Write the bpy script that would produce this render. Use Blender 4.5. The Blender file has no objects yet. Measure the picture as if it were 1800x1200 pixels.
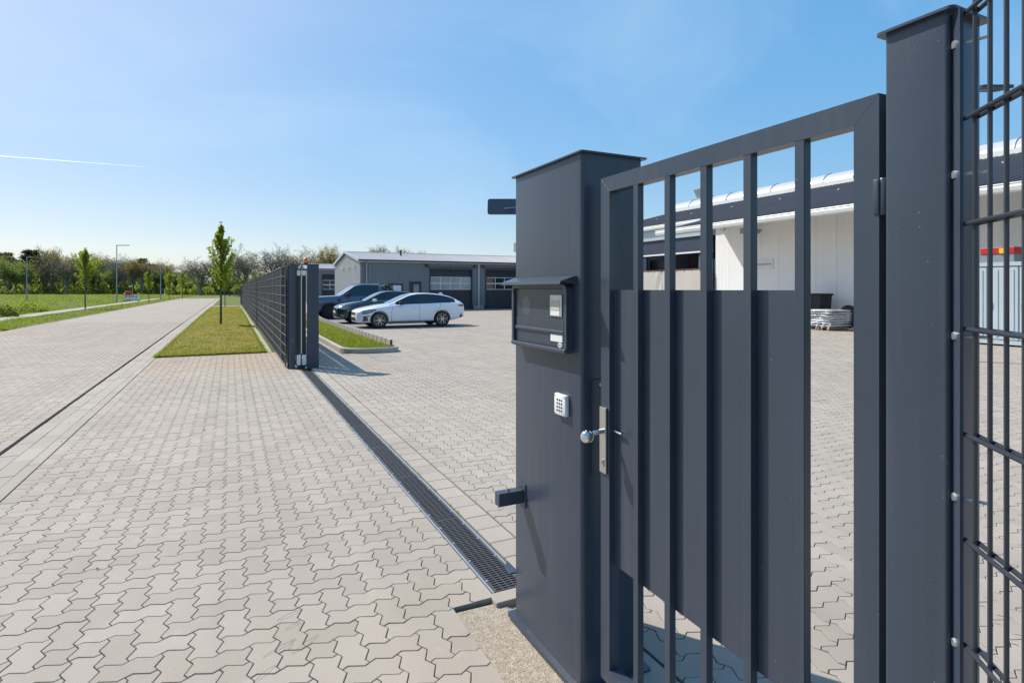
import bpy, bmesh, math, random
import numpy as np
from mathutils import Vector, Matrix
from mathutils.bvhtree import BVHTree

scene = bpy.context.scene
COL = scene.collection
R = math.radians
random.seed(7)
rng = np.random.default_rng(7)

# ------------------------------------------------------------------ camera
EYE = 1.58
cam_data = bpy.data.cameras.new('camera')
cam_data.lens = 20.0
cam_data.sensor_width = 36.0
cam_data.shift_y = -0.0511
cam_data.clip_start = 0.05
cam_data.clip_end = 12000.0
cam = bpy.data.objects.new('camera', cam_data)
cam.location = (0, 0, EYE)
YAW = math.atan(0.495)
cam.rotation_euler = (R(90), 0, -YAW)
COL.objects.link(cam)
scene.camera = cam

# ------------------------------------------------------------------ sky, sun, exposure
SUN_DIR = Vector((-1.0, 1.5, 1.95)).normalized()          # towards the sun
SUN_EL = math.asin(SUN_DIR.z)
SUN_AZ = math.atan2(SUN_DIR.x, SUN_DIR.y)                 # clockwise from +Y
world = bpy.data.worlds.new('World')
scene.world = world
world.use_nodes = True
wt = world.node_tree
wt.nodes.clear()
w_out = wt.nodes.new('ShaderNodeOutputWorld')
w_bg = wt.nodes.new('ShaderNodeBackground')
w_sky = wt.nodes.new('ShaderNodeTexSky')
w_sky.sky_type = 'NISHITA'
w_sky.sun_disc = False
w_sky.sun_elevation = SUN_EL
w_sky.sun_rotation = SUN_AZ
w_sky.air_density = 1.0
w_sky.dust_density = 1.5
w_sky.ozone_density = 6.0
w_sky.altitude = 50
w_bg.inputs['Strength'].default_value = 0.14
# film-like response of the photograph's sky: compressed range, richer blue, the same all round
w_gam = wt.nodes.new('ShaderNodeGamma'); w_gam.inputs['Gamma'].default_value = 0.30
w_hsv = wt.nodes.new('ShaderNodeHueSaturation'); w_hsv.inputs['Saturation'].default_value = 2.6; w_hsv.inputs['Value'].default_value = 3.3
# thin cirrus veils
w_tc = wt.nodes.new('ShaderNodeTexCoord')
w_map = wt.nodes.new('ShaderNodeMapping')
w_map.inputs['Rotation'].default_value = (0.3, 0.5, R(35))
w_map.inputs['Scale'].default_value = (0.8, 2.6, 2.0)
w_n = wt.nodes.new('ShaderNodeTexNoise')
w_n.inputs['Scale'].default_value = 1.6
w_n.inputs['Detail'].default_value = 7
w_n.inputs['Roughness'].default_value = 0.55
w_n.inputs['Distortion'].default_value = 0.6
w_r = wt.nodes.new('ShaderNodeMapRange')
w_r.inputs['From Min'].default_value = 0.50
w_r.inputs['From Max'].default_value = 0.80
w_r.inputs['To Min'].default_value = 0.0
w_r.inputs['To Max'].default_value = 0.26
w_mix = wt.nodes.new('ShaderNodeMixRGB')
w_mix.inputs['Color2'].default_value = (5.2, 6.2, 6.9, 1)
L = wt.links.new
L(w_tc.outputs['Generated'], w_map.inputs['Vector'])
L(w_map.outputs['Vector'], w_n.inputs['Vector'])
L(w_n.outputs['Fac'], w_r.inputs['Value'])
L(w_r.outputs['Result'], w_mix.inputs['Fac'])
L(w_sky.outputs['Color'], w_gam.inputs['Color'])
L(w_gam.outputs['Color'], w_hsv.inputs['Color'])
L(w_hsv.outputs['Color'], w_mix.inputs['Color1'])
L(w_mix.outputs['Color'], w_bg.inputs['Color'])
L(w_bg.outputs['Background'], w_out.inputs['Surface'])

sun_data = bpy.data.lights.new('sun', 'SUN')
sun_data.energy = 5.0
sun_data.angle = R(0.53)
sun_data.color = (1.0, 0.935, 0.83)
sun = bpy.data.objects.new('sun', sun_data)
sun.rotation_euler = (-SUN_DIR).to_track_quat('-Z', 'Y').to_euler()
sun.location = (-20, 30, 40)
COL.objects.link(sun)

vs = scene.view_settings
vs.view_transform = 'Standard'
vs.look = 'None'
vs.gamma = 1.0
vs.use_curve_mapping = False
vs.exposure = 0.2
scene.cycles.max_bounces = 6
scene.cycles.transparent_max_bounces = 8

# ------------------------------------------------------------------ materials
def mat(name, color, rough=0.6, metal=0.0, spec=0.5, coat=0.0, var=0.0, var_scale=4.0,
        bump=0.0, bump_scale=60.0, rvar=0.0, rand=0.0, trans=0.0, specks=0.0, dirt=None):
    """Principled material with noise tone variation, relief, per-object tone and optional specks."""
    m = bpy.data.materials.new(name)
    m.use_nodes = True
    t = m.node_tree
    b = t.nodes['Principled BSDF']
    b.inputs['Roughness'].default_value = rough
    b.inputs['Metallic'].default_value = metal
    b.inputs['Specular IOR Level'].default_value = spec
    b.inputs['Coat Weight'].default_value = coat
    b.inputs['Coat Roughness'].default_value = 0.04
    if trans:
        b.inputs['Transmission Weight'].default_value = trans
    c = (*color, 1)
    geo = t.nodes.new('ShaderNodeTexCoord')
    src = None
    def val_scale(fac_socket, lo, hi):
        mr = t.nodes.new('ShaderNodeMapRange')
        mr.inputs['To Min'].default_value = lo
        mr.inputs['To Max'].default_value = hi
        t.links.new(fac_socket, mr.inputs['Value'])
        return mr.outputs['Result']
    def mul(col_socket, f):
        mx = t.nodes.new('ShaderNodeVectorMath'); mx.operation = 'SCALE'
        if col_socket is None:
            mx.inputs[0].default_value = color
        else:
            t.links.new(col_socket, mx.inputs[0])
        t.links.new(f, mx.inputs['Scale'])
        return mx.outputs['Vector']
    b.inputs['Base Color'].default_value = c
    if var:
        n = t.nodes.new('ShaderNodeTexNoise')
        n.inputs['Scale'].default_value = var_scale
        n.inputs['Detail'].default_value = 6
        n.inputs['Roughness'].default_value = 0.62
        t.links.new(geo.outputs['Object'], n.inputs['Vector'])
        src = mul(src, val_scale(n.outputs['Fac'], 1 - 2 * var, 1 + 2 * var))
        if rvar:
            t.links.new(val_scale(n.outputs['Fac'], rough - rvar, rough + rvar), b.inputs['Roughness'])
    if rand:
        oi = t.nodes.new('ShaderNodeObjectInfo')
        src = mul(src, val_scale(oi.outputs['Random'], 1 - rand, 1 + rand))
    if specks:
        v = t.nodes.new('ShaderNodeTexNoise')
        v.inputs['Scale'].default_value = 140
        v.inputs['Detail'].default_value = 2
        t.links.new(geo.outputs['Object'], v.inputs['Vector'])
        mr = t.nodes.new('ShaderNodeMapRange')
        mr.inputs['From Min'].default_value = 0.73
        mr.inputs['From Max'].default_value = 0.78
        mr.inputs['To Max'].default_value = specks
        t.links.new(v.outputs['Fac'], mr.inputs['Value'])
        mx = t.nodes.new('ShaderNodeMixRGB')
        t.links.new(mr.outputs['Result'], mx.inputs['Fac'])
        if src is None:
            mx.inputs['Color1'].default_value = c
        else:
            t.links.new(src, mx.inputs['Color1'])
        mx.inputs['Color2'].default_value = (0.35, 0.34, 0.32, 1)
        src = mx.outputs['Color']
    if src is not None:
        t.links.new(src, b.inputs['Base Color'])
    if bump:
        n2 = t.nodes.new('ShaderNodeTexNoise')
        n2.inputs['Scale'].default_value = bump_scale
        n2.inputs['Detail'].default_value = 5
        t.links.new(geo.outputs['Object'], n2.inputs['Vector'])
        bp = t.nodes.new('ShaderNodeBump')
        bp.inputs['Strength'].default_value = bump
        bp.inputs['Distance'].default_value = 0.01
        t.links.new(n2.outputs['Fac'], bp.inputs['Height'])
        t.links.new(bp.outputs['Normal'], b.inputs['Normal'])
    return m

M = {}
M['anthracite'] = mat('anthracite_powder_coat', (0.041, 0.055, 0.080), 0.31, spec=0.45, var=0.07, var_scale=3.0,
                      rvar=0.05, bump=0.02, bump_scale=500, specks=0.5)
def weathered(m):
    t = m.node_tree; b = t.nodes['Principled BSDF']; N = t.nodes.new; K = t.links.new
    old = b.inputs['Base Color'].links[0].from_socket
    tc = N('ShaderNodeTexCoord'); mp = N('ShaderNodeMapping'); mp.inputs['Scale'].default_value = (26, 26, 0.9)
    K(tc.outputs['Object'], mp.inputs['Vector'])
    n = N('ShaderNodeTexNoise'); n.inputs['Scale'].default_value = 1.0; n.inputs['Detail'].default_value = 5
    K(mp.outputs['Vector'], n.inputs['Vector'])
    r = N('ShaderNodeMapRange'); r.inputs['From Min'].default_value = 0.52; r.inputs['From Max'].default_value = 0.80; r.inputs['To Max'].default_value = 0.16
    K(n.outputs['Fac'], r.inputs['Value'])
    x = N('ShaderNodeMixRGB'); K(r.outputs['Result'], x.inputs['Fac']); K(old, x.inputs['Color1']); x.inputs['Color2'].default_value = (0.16, 0.155, 0.145, 1)
    K(x.outputs['Color'], b.inputs['Base Color'])
weathered(M['anthracite'])
M['anthracite_dark'] = mat('anthracite_strip', (0.016, 0.019, 0.026), 0.7, spec=0.15, var=0.08, rand=0.12)
M['wire'] = mat('coated_wire', (0.034, 0.040, 0.052), 0.34, spec=0.45, var=0.05)
M['wire_sunlit'] = mat('sunlit_rod', (0.20, 0.205, 0.215), 0.5, spec=0.4, metal=0.1, var=0.08)  # fence rods made paler than the coated wire: reflected sunlight put into the colour
M['steel'] = mat('brushed_steel', (0.62, 0.62, 0.60), 0.28, metal=1.0, var=0.05, var_scale=30)
M['chrome'] = mat('polished_steel', (0.72, 0.72, 0.72), 0.10, metal=1.0)
M['galv'] = mat('galvanised_steel', (0.52, 0.53, 0.54), 0.42, metal=0.85, var=0.1, var_scale=12)
M['cast'] = mat('cast_iron_grate', (0.05, 0.05, 0.052), 0.55, spec=0.5, var=0.2, var_scale=14, rand=0.12)
M['black'] = mat('black_plastic', (0.012, 0.012, 0.014), 0.5, var=0.1)
M['rubber'] = mat('tyre_rubber', (0.015, 0.015, 0.016), 0.75, var=0.15, var_scale=20)
M['hole'] = mat('dark_void', (0.004, 0.004, 0.005), 0.9)
M['white_plastic'] = mat('white_plastic', (0.74, 0.74, 0.72), 0.4, var=0.04)
M['offwhite'] = mat('offwhite_panel', (0.83, 0.84, 0.855), 0.45, var=0.03, var_scale=0.7, rand=0.02)
M['gutter_white'] = mat('white_gutter', (0.76, 0.76, 0.74), 0.35, var=0.05, var_scale=1.5)
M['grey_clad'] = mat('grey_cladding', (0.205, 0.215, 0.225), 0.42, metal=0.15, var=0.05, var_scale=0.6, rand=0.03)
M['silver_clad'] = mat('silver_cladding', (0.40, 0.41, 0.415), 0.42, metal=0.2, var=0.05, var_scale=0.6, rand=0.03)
M['silver_roof'] = mat('silver_roof', (0.27, 0.28, 0.305), 0.45, metal=0.2, var=0.06, var_scale=0.5, rand=0.05)
M['dark_roof'] = mat('dark_roof', (0.060, 0.058, 0.064), 0.55, spec=0.25, var=0.1, var_scale=0.5, rand=0.05)
M['trim_blue'] = mat('light_verge_trim', (0.45, 0.50, 0.56), 0.35, metal=0.2, var=0.04)
M['door_dark'] = mat('anthracite_door_panel', (0.035, 0.04, 0.052), 0.45, var=0.05, rand=0.05)
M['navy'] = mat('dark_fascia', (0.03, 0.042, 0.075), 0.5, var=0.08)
M['glass'] = mat('window_glass', (0.015, 0.018, 0.02), 0.03, spec=0.9, coat=0.6)
M['pane_light'] = mat('frosted_pane', (0.36, 0.37, 0.38), 0.12, spec=0.8, var=0.25, var_scale=1.2)
M['skylight'] = mat('skylight_dome', (0.46, 0.48, 0.50), 0.3, var=0.06, var_scale=0.8)
M['tarp'] = mat('beige_tarpaulin', (0.50, 0.47, 0.42), 0.75, var=0.06, var_scale=1.5)
M['container'] = mat('pale_blue_steel', (0.44, 0.51, 0.55), 0.45, var=0.06, var_scale=1.0)
M['red'] = mat('red_plastic', (0.45, 0.02, 0.02), 0.4, var=0.06)
M['orange'] = mat('orange_beacon_lens', (0.80, 0.16, 0.01), 0.25, spec=0.6, coat=0.4)
M['yellow'] = mat('yellow_plastic', (0.75, 0.48, 0.03), 0.4)
M['white_paint'] = mat('white_car_paint', (0.85, 0.86, 0.88), 0.25, coat=1.0)
M['teal_paint'] = mat('dark_teal_car_paint', (0.012, 0.028, 0.036), 0.25, coat=1.0)
M['slate_paint'] = mat('slate_blue_truck_paint', (0.095, 0.115, 0.19), 0.28, coat=1.0, metal=0.15)
M['car_glass'] = mat('tinted_car_glass', (0.008, 0.010, 0.014), 0.02, spec=0.8, coat=0.3)
M['screen_glass'] = mat('windscreen_glass', (0.03, 0.045, 0.055), 0.02, spec=1.0, coat=1.0)
M['lamp_glass'] = mat('headlamp_lens', (0.30, 0.31, 0.32), 0.06, spec=0.9, coat=0.8, metal=0.4, var=0.5, var_scale=18)
M['tail_red'] = mat('tail_lamp_red', (0.28, 0.01, 0.01), 0.12, coat=0.8)
M['rim'] = mat('machined_alloy', (0.62, 0.62, 0.62), 0.25, metal=0.9)
M['dark_alloy'] = mat('dark_alloy', (0.10, 0.10, 0.11), 0.35, metal=0.7)
M['bark'] = mat('bark', (0.10, 0.082, 0.066), 0.9, var=0.2, var_scale=3, bump=0.3, bump_scale=14)
M['bark_grey'] = mat('grey_bark', (0.21, 0.19, 0.165), 0.9, var=0.2, var_scale=3, bump=0.3, bump_scale=14)
M['concrete'] = mat('concrete', (0.36, 0.345, 0.32), 0.85, var=0.09, var_scale=5, bump=0.25, bump_scale=120, rand=0.06)
M['sandcrete'] = mat('rough_sandy_concrete', (0.33, 0.282, 0.222), 0.95, var=0.22, var_scale=30, bump=0.5, bump_scale=110)
M['sign'] = mat('white_sign', (0.74, 0.75, 0.78), 0.4)
M['ink'] = mat('black_lettering', (0.02, 0.02, 0.025), 0.6)
M['wrap'] = mat('clear_stretch_wrap', (0.66, 0.67, 0.69), 0.12, spec=0.8, coat=0.5, var=0.12, var_scale=9, bump=0.8, bump_scale=18)
M['pallet_wood'] = mat('pallet_wood', (0.33, 0.24, 0.15), 0.8, var=0.15, var_scale=8)
M['red_brown'] = mat('rusty_red', (0.16, 0.04, 0.025), 0.6)
M['lamp_grey'] = mat('grey_lamp_post', (0.30, 0.33, 0.36), 0.4, metal=0.5, var=0.05)
M['daisy'] = mat('daisy_white', (0.8, 0.8, 0.76), 0.7)
M['dandelion'] = mat('dandelion_yellow', (0.75, 0.52, 0.03), 0.7)
M['straw'] = mat('dry_straw', (0.42, 0.33, 0.19), 0.8)
M['dry_leaf'] = mat('dry_leaf', (0.30, 0.15, 0.07), 0.8)

def grit(m):
    t = m.node_tree; b = t.nodes['Principled BSDF']; N = t.nodes.new; K = t.links.new
    old = b.inputs['Base Color'].links[0].from_socket
    tc = N('ShaderNodeTexCoord'); v = N('ShaderNodeTexVoronoi'); v.inputs['Scale'].default_value = 210
    K(tc.outputs['Object'], v.inputs['Vector'])
    sp = N('ShaderNodeSeparateColor'); K(v.outputs['Color'], sp.inputs['Color'])
    r = N('ShaderNodeMapRange'); r.inputs['To Min'].default_value = 0.62; r.inputs['To Max'].default_value = 1.38
    K(sp.outputs['Red'], r.inputs['Value'])
    s = N('ShaderNodeVectorMath'); s.operation = 'SCALE'; K(old, s.inputs[0]); K(r.outputs['Result'], s.inputs['Scale'])
    K(s.outputs['Vector'], b.inputs['Base Color'])
grit(M['sandcrete'])

def leaf_mat(name, color, var=0.25, scale=1.5):
    m = mat(name, color, 0.55, spec=0.3, var=var, var_scale=scale, rand=0.10)
    t = m.node_tree
    b = t.nodes['Principled BSDF']
    out = [n for n in t.nodes if n.type == 'OUTPUT_MATERIAL'][0]
    tr = t.nodes.new('ShaderNodeBsdfTranslucent')
    tr.inputs['Color'].default_value = (min(1, color[0] * 1.5), min(1, color[1] * 1.5), color[2] * 0.7, 1)
    mx = t.nodes.new('ShaderNodeMixShader')
    mx.inputs['Fac'].default_value = 0.60
    t.links.new(b.outputs['BSDF'], mx.inputs[1])
    t.links.new(tr.outputs['BSDF'], mx.inputs[2])
    t.links.new(mx.outputs['Shader'], out.inputs['Surface'])
    return m
M['leaf_lime'] = leaf_mat('lime_young_leaves', (0.25, 0.30, 0.05), 0.2, 2.5)
M['leaf_fresh'] = leaf_mat('fresh_green_leaves', (0.22, 0.285, 0.07), 0.25, 0.5)
M['leaf_olive'] = leaf_mat('olive_brown_buds', (0.26, 0.25, 0.095), 0.25, 0.5)
M['leaf_ochre'] = leaf_mat('ochre_catkins', (0.34, 0.26, 0.09), 0.25, 0.5)
M['leaf_pine'] = leaf_mat('dark_pine_needles', (0.04, 0.06, 0.035), 0.25, 0.5)
M['leaf_under'] = leaf_mat('undergrowth_leaves', (0.16, 0.20, 0.055), 0.38, 0.12)
M['blade'] = leaf_mat('grass_blades', (0.17, 0.215, 0.045), 0.38, 0.25)
M['blade_dry'] = leaf_mat('lawn_blades', (0.27, 0.25, 0.10), 0.42, 2.2)

# ------------------------------------------------------------------ object helpers
ORG = {}
def thing(name, label, cat, loc=(0, 0, 0), rz=0.0, group=None):
    o = bpy.data.objects.new(name, None)
    o.empty_display_size = 0.2
    o.location = loc
    o.rotation_euler = (0, 0, rz)
    COL.objects.link(o)
    o['label'] = label
    o['category'] = cat
    if group:
        o['group'] = group
    ORG[o.name] = Vector(loc) if not rz else Vector((0, 0, 0))
    return o

def tag(o, label=None, cat=None, group=None, kind=None):
    if label: o['label'] = label
    if cat: o['category'] = cat
    if group: o['group'] = group
    if kind: o['kind'] = kind
    return o

def link_mesh(name, me, parent=None, loc=(0, 0, 0), rot=(0, 0, 0)):
    o = bpy.data.objects.new(name, me)
    COL.objects.link(o)
    o.location = loc
    o.rotation_euler = rot
    if parent is not None:
        o.parent = parent
    return o

def kids(o):
    return [c for c in bpy.data.objects if c.parent == o]

def copy_tree(o, parent=None):
    ks = [c for c in o.children]
    c = o.copy()
    COL.objects.link(c)
    if parent is not None:
        c.parent = parent
    for k in ks:
        copy_tree(k, c)
    return c

class MB:
    """Collects shapes; build() links them as ONE mesh object."""
    def __init__(self):
        self.v = []; self.f = []; self.m = []; self.mi = 0
    def add(self, vs_, fs_):
        n = len(self.v)
        self.v += [tuple(p) for p in vs_]
        for f in fs_:
            self.f.append(tuple(i + n for i in f)); self.m.append(self.mi)
        return self
    def box(self, x0, x1, y0, y1, z0, z1):
        return self.add([(x0,y0,z0),(x1,y0,z0),(x1,y1,z0),(x0,y1,z0),(x0,y0,z1),(x1,y0,z1),(x1,y1,z1),(x0,y1,z1)],
                        [(0,3,2,1),(4,5,6,7),(0,1,5,4),(1,2,6,5),(2,3,7,6),(3,0,4,7)])
    def cbox(self, x0, x1, y0, y1, z0, z1, c):
        """box with chamfered edges"""
        bm = bmesh.new()
        bmesh.ops.create_cube(bm, size=1)
        for v in bm.verts:
            v.co = Vector(((x0+x1)/2 + v.co.x*(x1-x0), (y0+y1)/2 + v.co.y*(y1-y0), (z0+z1)/2 + v.co.z*(z1-z0)))
        bmesh.ops.bevel(bm, geom=bm.edges[:], offset=c, segments=2, affect='EDGES', profile=0.5)
        bm.verts.index_update()
        self.add([v.co[:] for v in bm.verts], [[v.index for v in f.verts] for f in bm.faces])
        bm.free()
        return self
    def obox(self, p, q, w, h, up=(0,0,1)):
        """bar of section w x h from p to q"""
        p = Vector(p); q = Vector(q); d = (q-p).normalized()
        u = Vector(up)
        s = d.cross(u)
        if s.length < 1e-4:
            s = d.cross(Vector((1,0,0)))
        s.normalize(); u = s.cross(d).normalized()
        a = s*(w/2); b = u*(h/2)
        return self.add([p-a-b,p+a-b,p+a+b,p-a+b,q-a-b,q+a-b,q+a+b,q-a+b],
                        [(0,1,2,3),(7,6,5,4),(0,4,5,1),(1,5,6,2),(2,6,7,3),(3,7,4,0)])
    def prism(self, poly, axis, a, b):
        """extrude a 2D polygon (ccw list) along axis 'x','y' or 'z' from a to b"""
        def P(u, v, w):
            return {'x': (w,u,v), 'y': (u,w,v), 'z': (u,v,w)}[axis]
        n = len(poly)
        vs_ = [P(u,v,a) for u,v in poly] + [P(u,v,b) for u,v in poly]
        fs_ = [tuple(range(n-1,-1,-1)), tuple(range(n,2*n))] + [(i,(i+1)%n,n+(i+1)%n,n+i) for i in range(n)]
        return self.add(vs_, fs_)
    def rbox(self, x0, x1, y0, y1, z0, z1, r, seg=4):
        pts = []
        for cx, cy, a0 in ((x1-r,y1-r,0),(x0+r,y1-r,90),(x0+r,y0+r,180),(x1-r,y0+r,270)):
            for k in range(seg+1):
                a = R(a0 + 90*k/seg)
                pts.append((cx + r*math.cos(a), cy + r*math.sin(a)))
        return self.prism(pts, 'z', z0, z1)
    def tube(self, pts, r, n=8, caps=True):
        pts = [Vector(p) for p in pts]
        rs = r if isinstance(r, (list, tuple)) else [r]*len(pts)
        base = len(self.v)
        prev = None
        for i, p in enumerate(pts):
            d = (pts[min(i+1, len(pts)-1)] - pts[max(i-1, 0)]).normalized()
            if prev is None:
                s = d.cross(Vector((0,0,1)))
                if s.length < 1e-3: s = d.cross(Vector((1,0,0)))
            else:
                s = prev - d*prev.dot(d)
                if s.length < 1e-4: s = d.cross(Vector((1,0,0)))
            s.normalize(); prev = s
            u = d.cross(s)
            for k in range(n):
                a = 2*math.pi*k/n
                self.v.append(tuple(p + (s*math.cos(a) + u*math.sin(a))*rs[i]))
        for i in range(len(pts)-1):
            for k in range(n):
                a = base+i*n+k; b = base+i*n+(k+1)%n
                self.f.append((a,b,b+n,a+n)); self.m.append(self.mi)
        if caps:
            self.f.append(tuple(base+k for k in range(n-1,-1,-1))); self.m.append(self.mi)
            e = base+(len(pts)-1)*n
            self.f.append(tuple(e+k for k in range(n))); self.m.append(self.mi)
        return self
    def lathe(self, prof, c, axis='z', n=24):
        """prof: (radius, along) list around axis through c"""
        base = len(self.v); c = Vector(c)
        for r, h in prof:
            for k in range(n):
                a = 2*math.pi*k/n
                ca, sa = r*math.cos(a), r*math.sin(a)
                o = {'z': (ca,sa,h), 'y': (ca,h,-sa), 'x': (h,ca,sa)}[axis]
                self.v.append(tuple(c + Vector(o)))
        for i in range(len(prof)-1):
            for k in range(n):
                a = base+i*n+k; b = base+i*n+(k+1)%n
                self.f.append((a,b,b+n,a+n)); self.m.append(self.mi)
        return self
    def sphere(self, c, r, n=20, sz=1.0):
        m_ = max(6, n//2)
        return self.lathe([(max(1e-4, r*math.sin(math.pi*i/m_)), -r*sz*math.cos(math.pi*i/m_)) for i in range(m_+1)], c, 'z', n)
    def mesh(self, name, mats, smooth=False, off=None):
        me = bpy.data.meshes.new(name)
        vs_ = self.v
        if off is not None and off.length > 0:
            ox, oy, oz = off
            vs_ = [(x-ox, y-oy, z-oz) for x, y, z in vs_]
        me.from_pydata(vs_, [], self.f)
        if not isinstance(mats, (list, tuple)): mats = [mats]
        for m in mats: me.materials.append(m)
        if len(mats) > 1: me.polygons.foreach_set('material_index', self.m)
        if smooth:
            me.polygons.foreach_set('use_smooth', [True]*len(me.polygons))
            try: me.set_sharp_from_angle(angle=R(40))
            except Exception: pass
        me.update()
        return me
    def build(self, name, mats, parent=None, smooth=False):
        off = None
        if parent is not None:
            p = parent
            while p.parent is not None: p = p.parent
            off = ORG.get(p.name, Vector((0,0,0)))
        o = link_mesh(name, self.mesh(name, mats, smooth, off), parent)
        if parent is None: ORG[o.name] = Vector((0,0,0))
        return o

def np_mesh(name, V, loops, counts, mats, midx=None, smooth=False):
    """fast mesh from numpy arrays"""
    me = bpy.data.meshes.new(name)
    V = np.ascontiguousarray(V, dtype=np.float32)
    loops = np.ascontiguousarray(loops, dtype=np.int32)
    counts = np.ascontiguousarray(counts, dtype=np.int32)
    me.vertices.add(len(V)); me.vertices.foreach_set('co', V.ravel())
    me.loops.add(len(loops)); me.loops.foreach_set('vertex_index', loops)
    me.polygons.add(len(counts))
    st = np.zeros(len(counts), dtype=np.int32); st[1:] = np.cumsum(counts)[:-1]
    me.polygons.foreach_set('loop_start', st)
    me.polygons.foreach_set('loop_total', counts)
    for m in (mats if isinstance(mats, (list, tuple)) else [mats]): me.materials.append(m)
    if midx is not None: me.polygons.foreach_set('material_index', np.asarray(midx, dtype=np.int32))
    me.polygons.foreach_set('use_smooth', np.full(len(counts), bool(smooth)))
    me.update(calc_edges=True)
    return me

def text_mesh(name, body, size, m, parent, loc, rot, align='LEFT', extrude=0.001):
    cu = bpy.data.curves.new(name, 'FONT')
    cu.body = body; cu.size = size; cu.align_x = align; cu.align_y = 'CENTER'; cu.extrude = extrude
    tmp = bpy.data.objects.new(name, cu)
    COL.objects.link(tmp)
    dg = bpy.context.evaluated_depsgraph_get()
    me = bpy.data.meshes.new_from_object(tmp.evaluated_get(dg))
    bpy.data.objects.remove(tmp)
    bpy.data.curves.remove(cu)
    me.materials.clear(); me.materials.append(m)
    me.transform(Matrix.Translation(loc) @ Matrix(rot).to_4x4() if not isinstance(rot, Matrix) else Matrix.Translation(loc) @ rot.to_4x4())
    return link_mesh(name, me, parent)
FACE_ROAD = Matrix(((0,0,-1),(-1,0,0),(0,1,0)))     # text in a plane x = const read from the -X side: right = -Y, up = +Z, normal = -X
# ================================================================== GROUND AND PAVING
CS, SN = math.cos(YAW), math.sin(YAW)
def in_view(x, y, margin=0.0):
    d = x*SN + y*CS
    xc = x*CS - y*SN
    return d > -0.8 and abs(xc) < max(d, 0)*(0.92 + margin*0.5) + 1.9
def depth(x, y): return x*SN + y*CS

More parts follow.
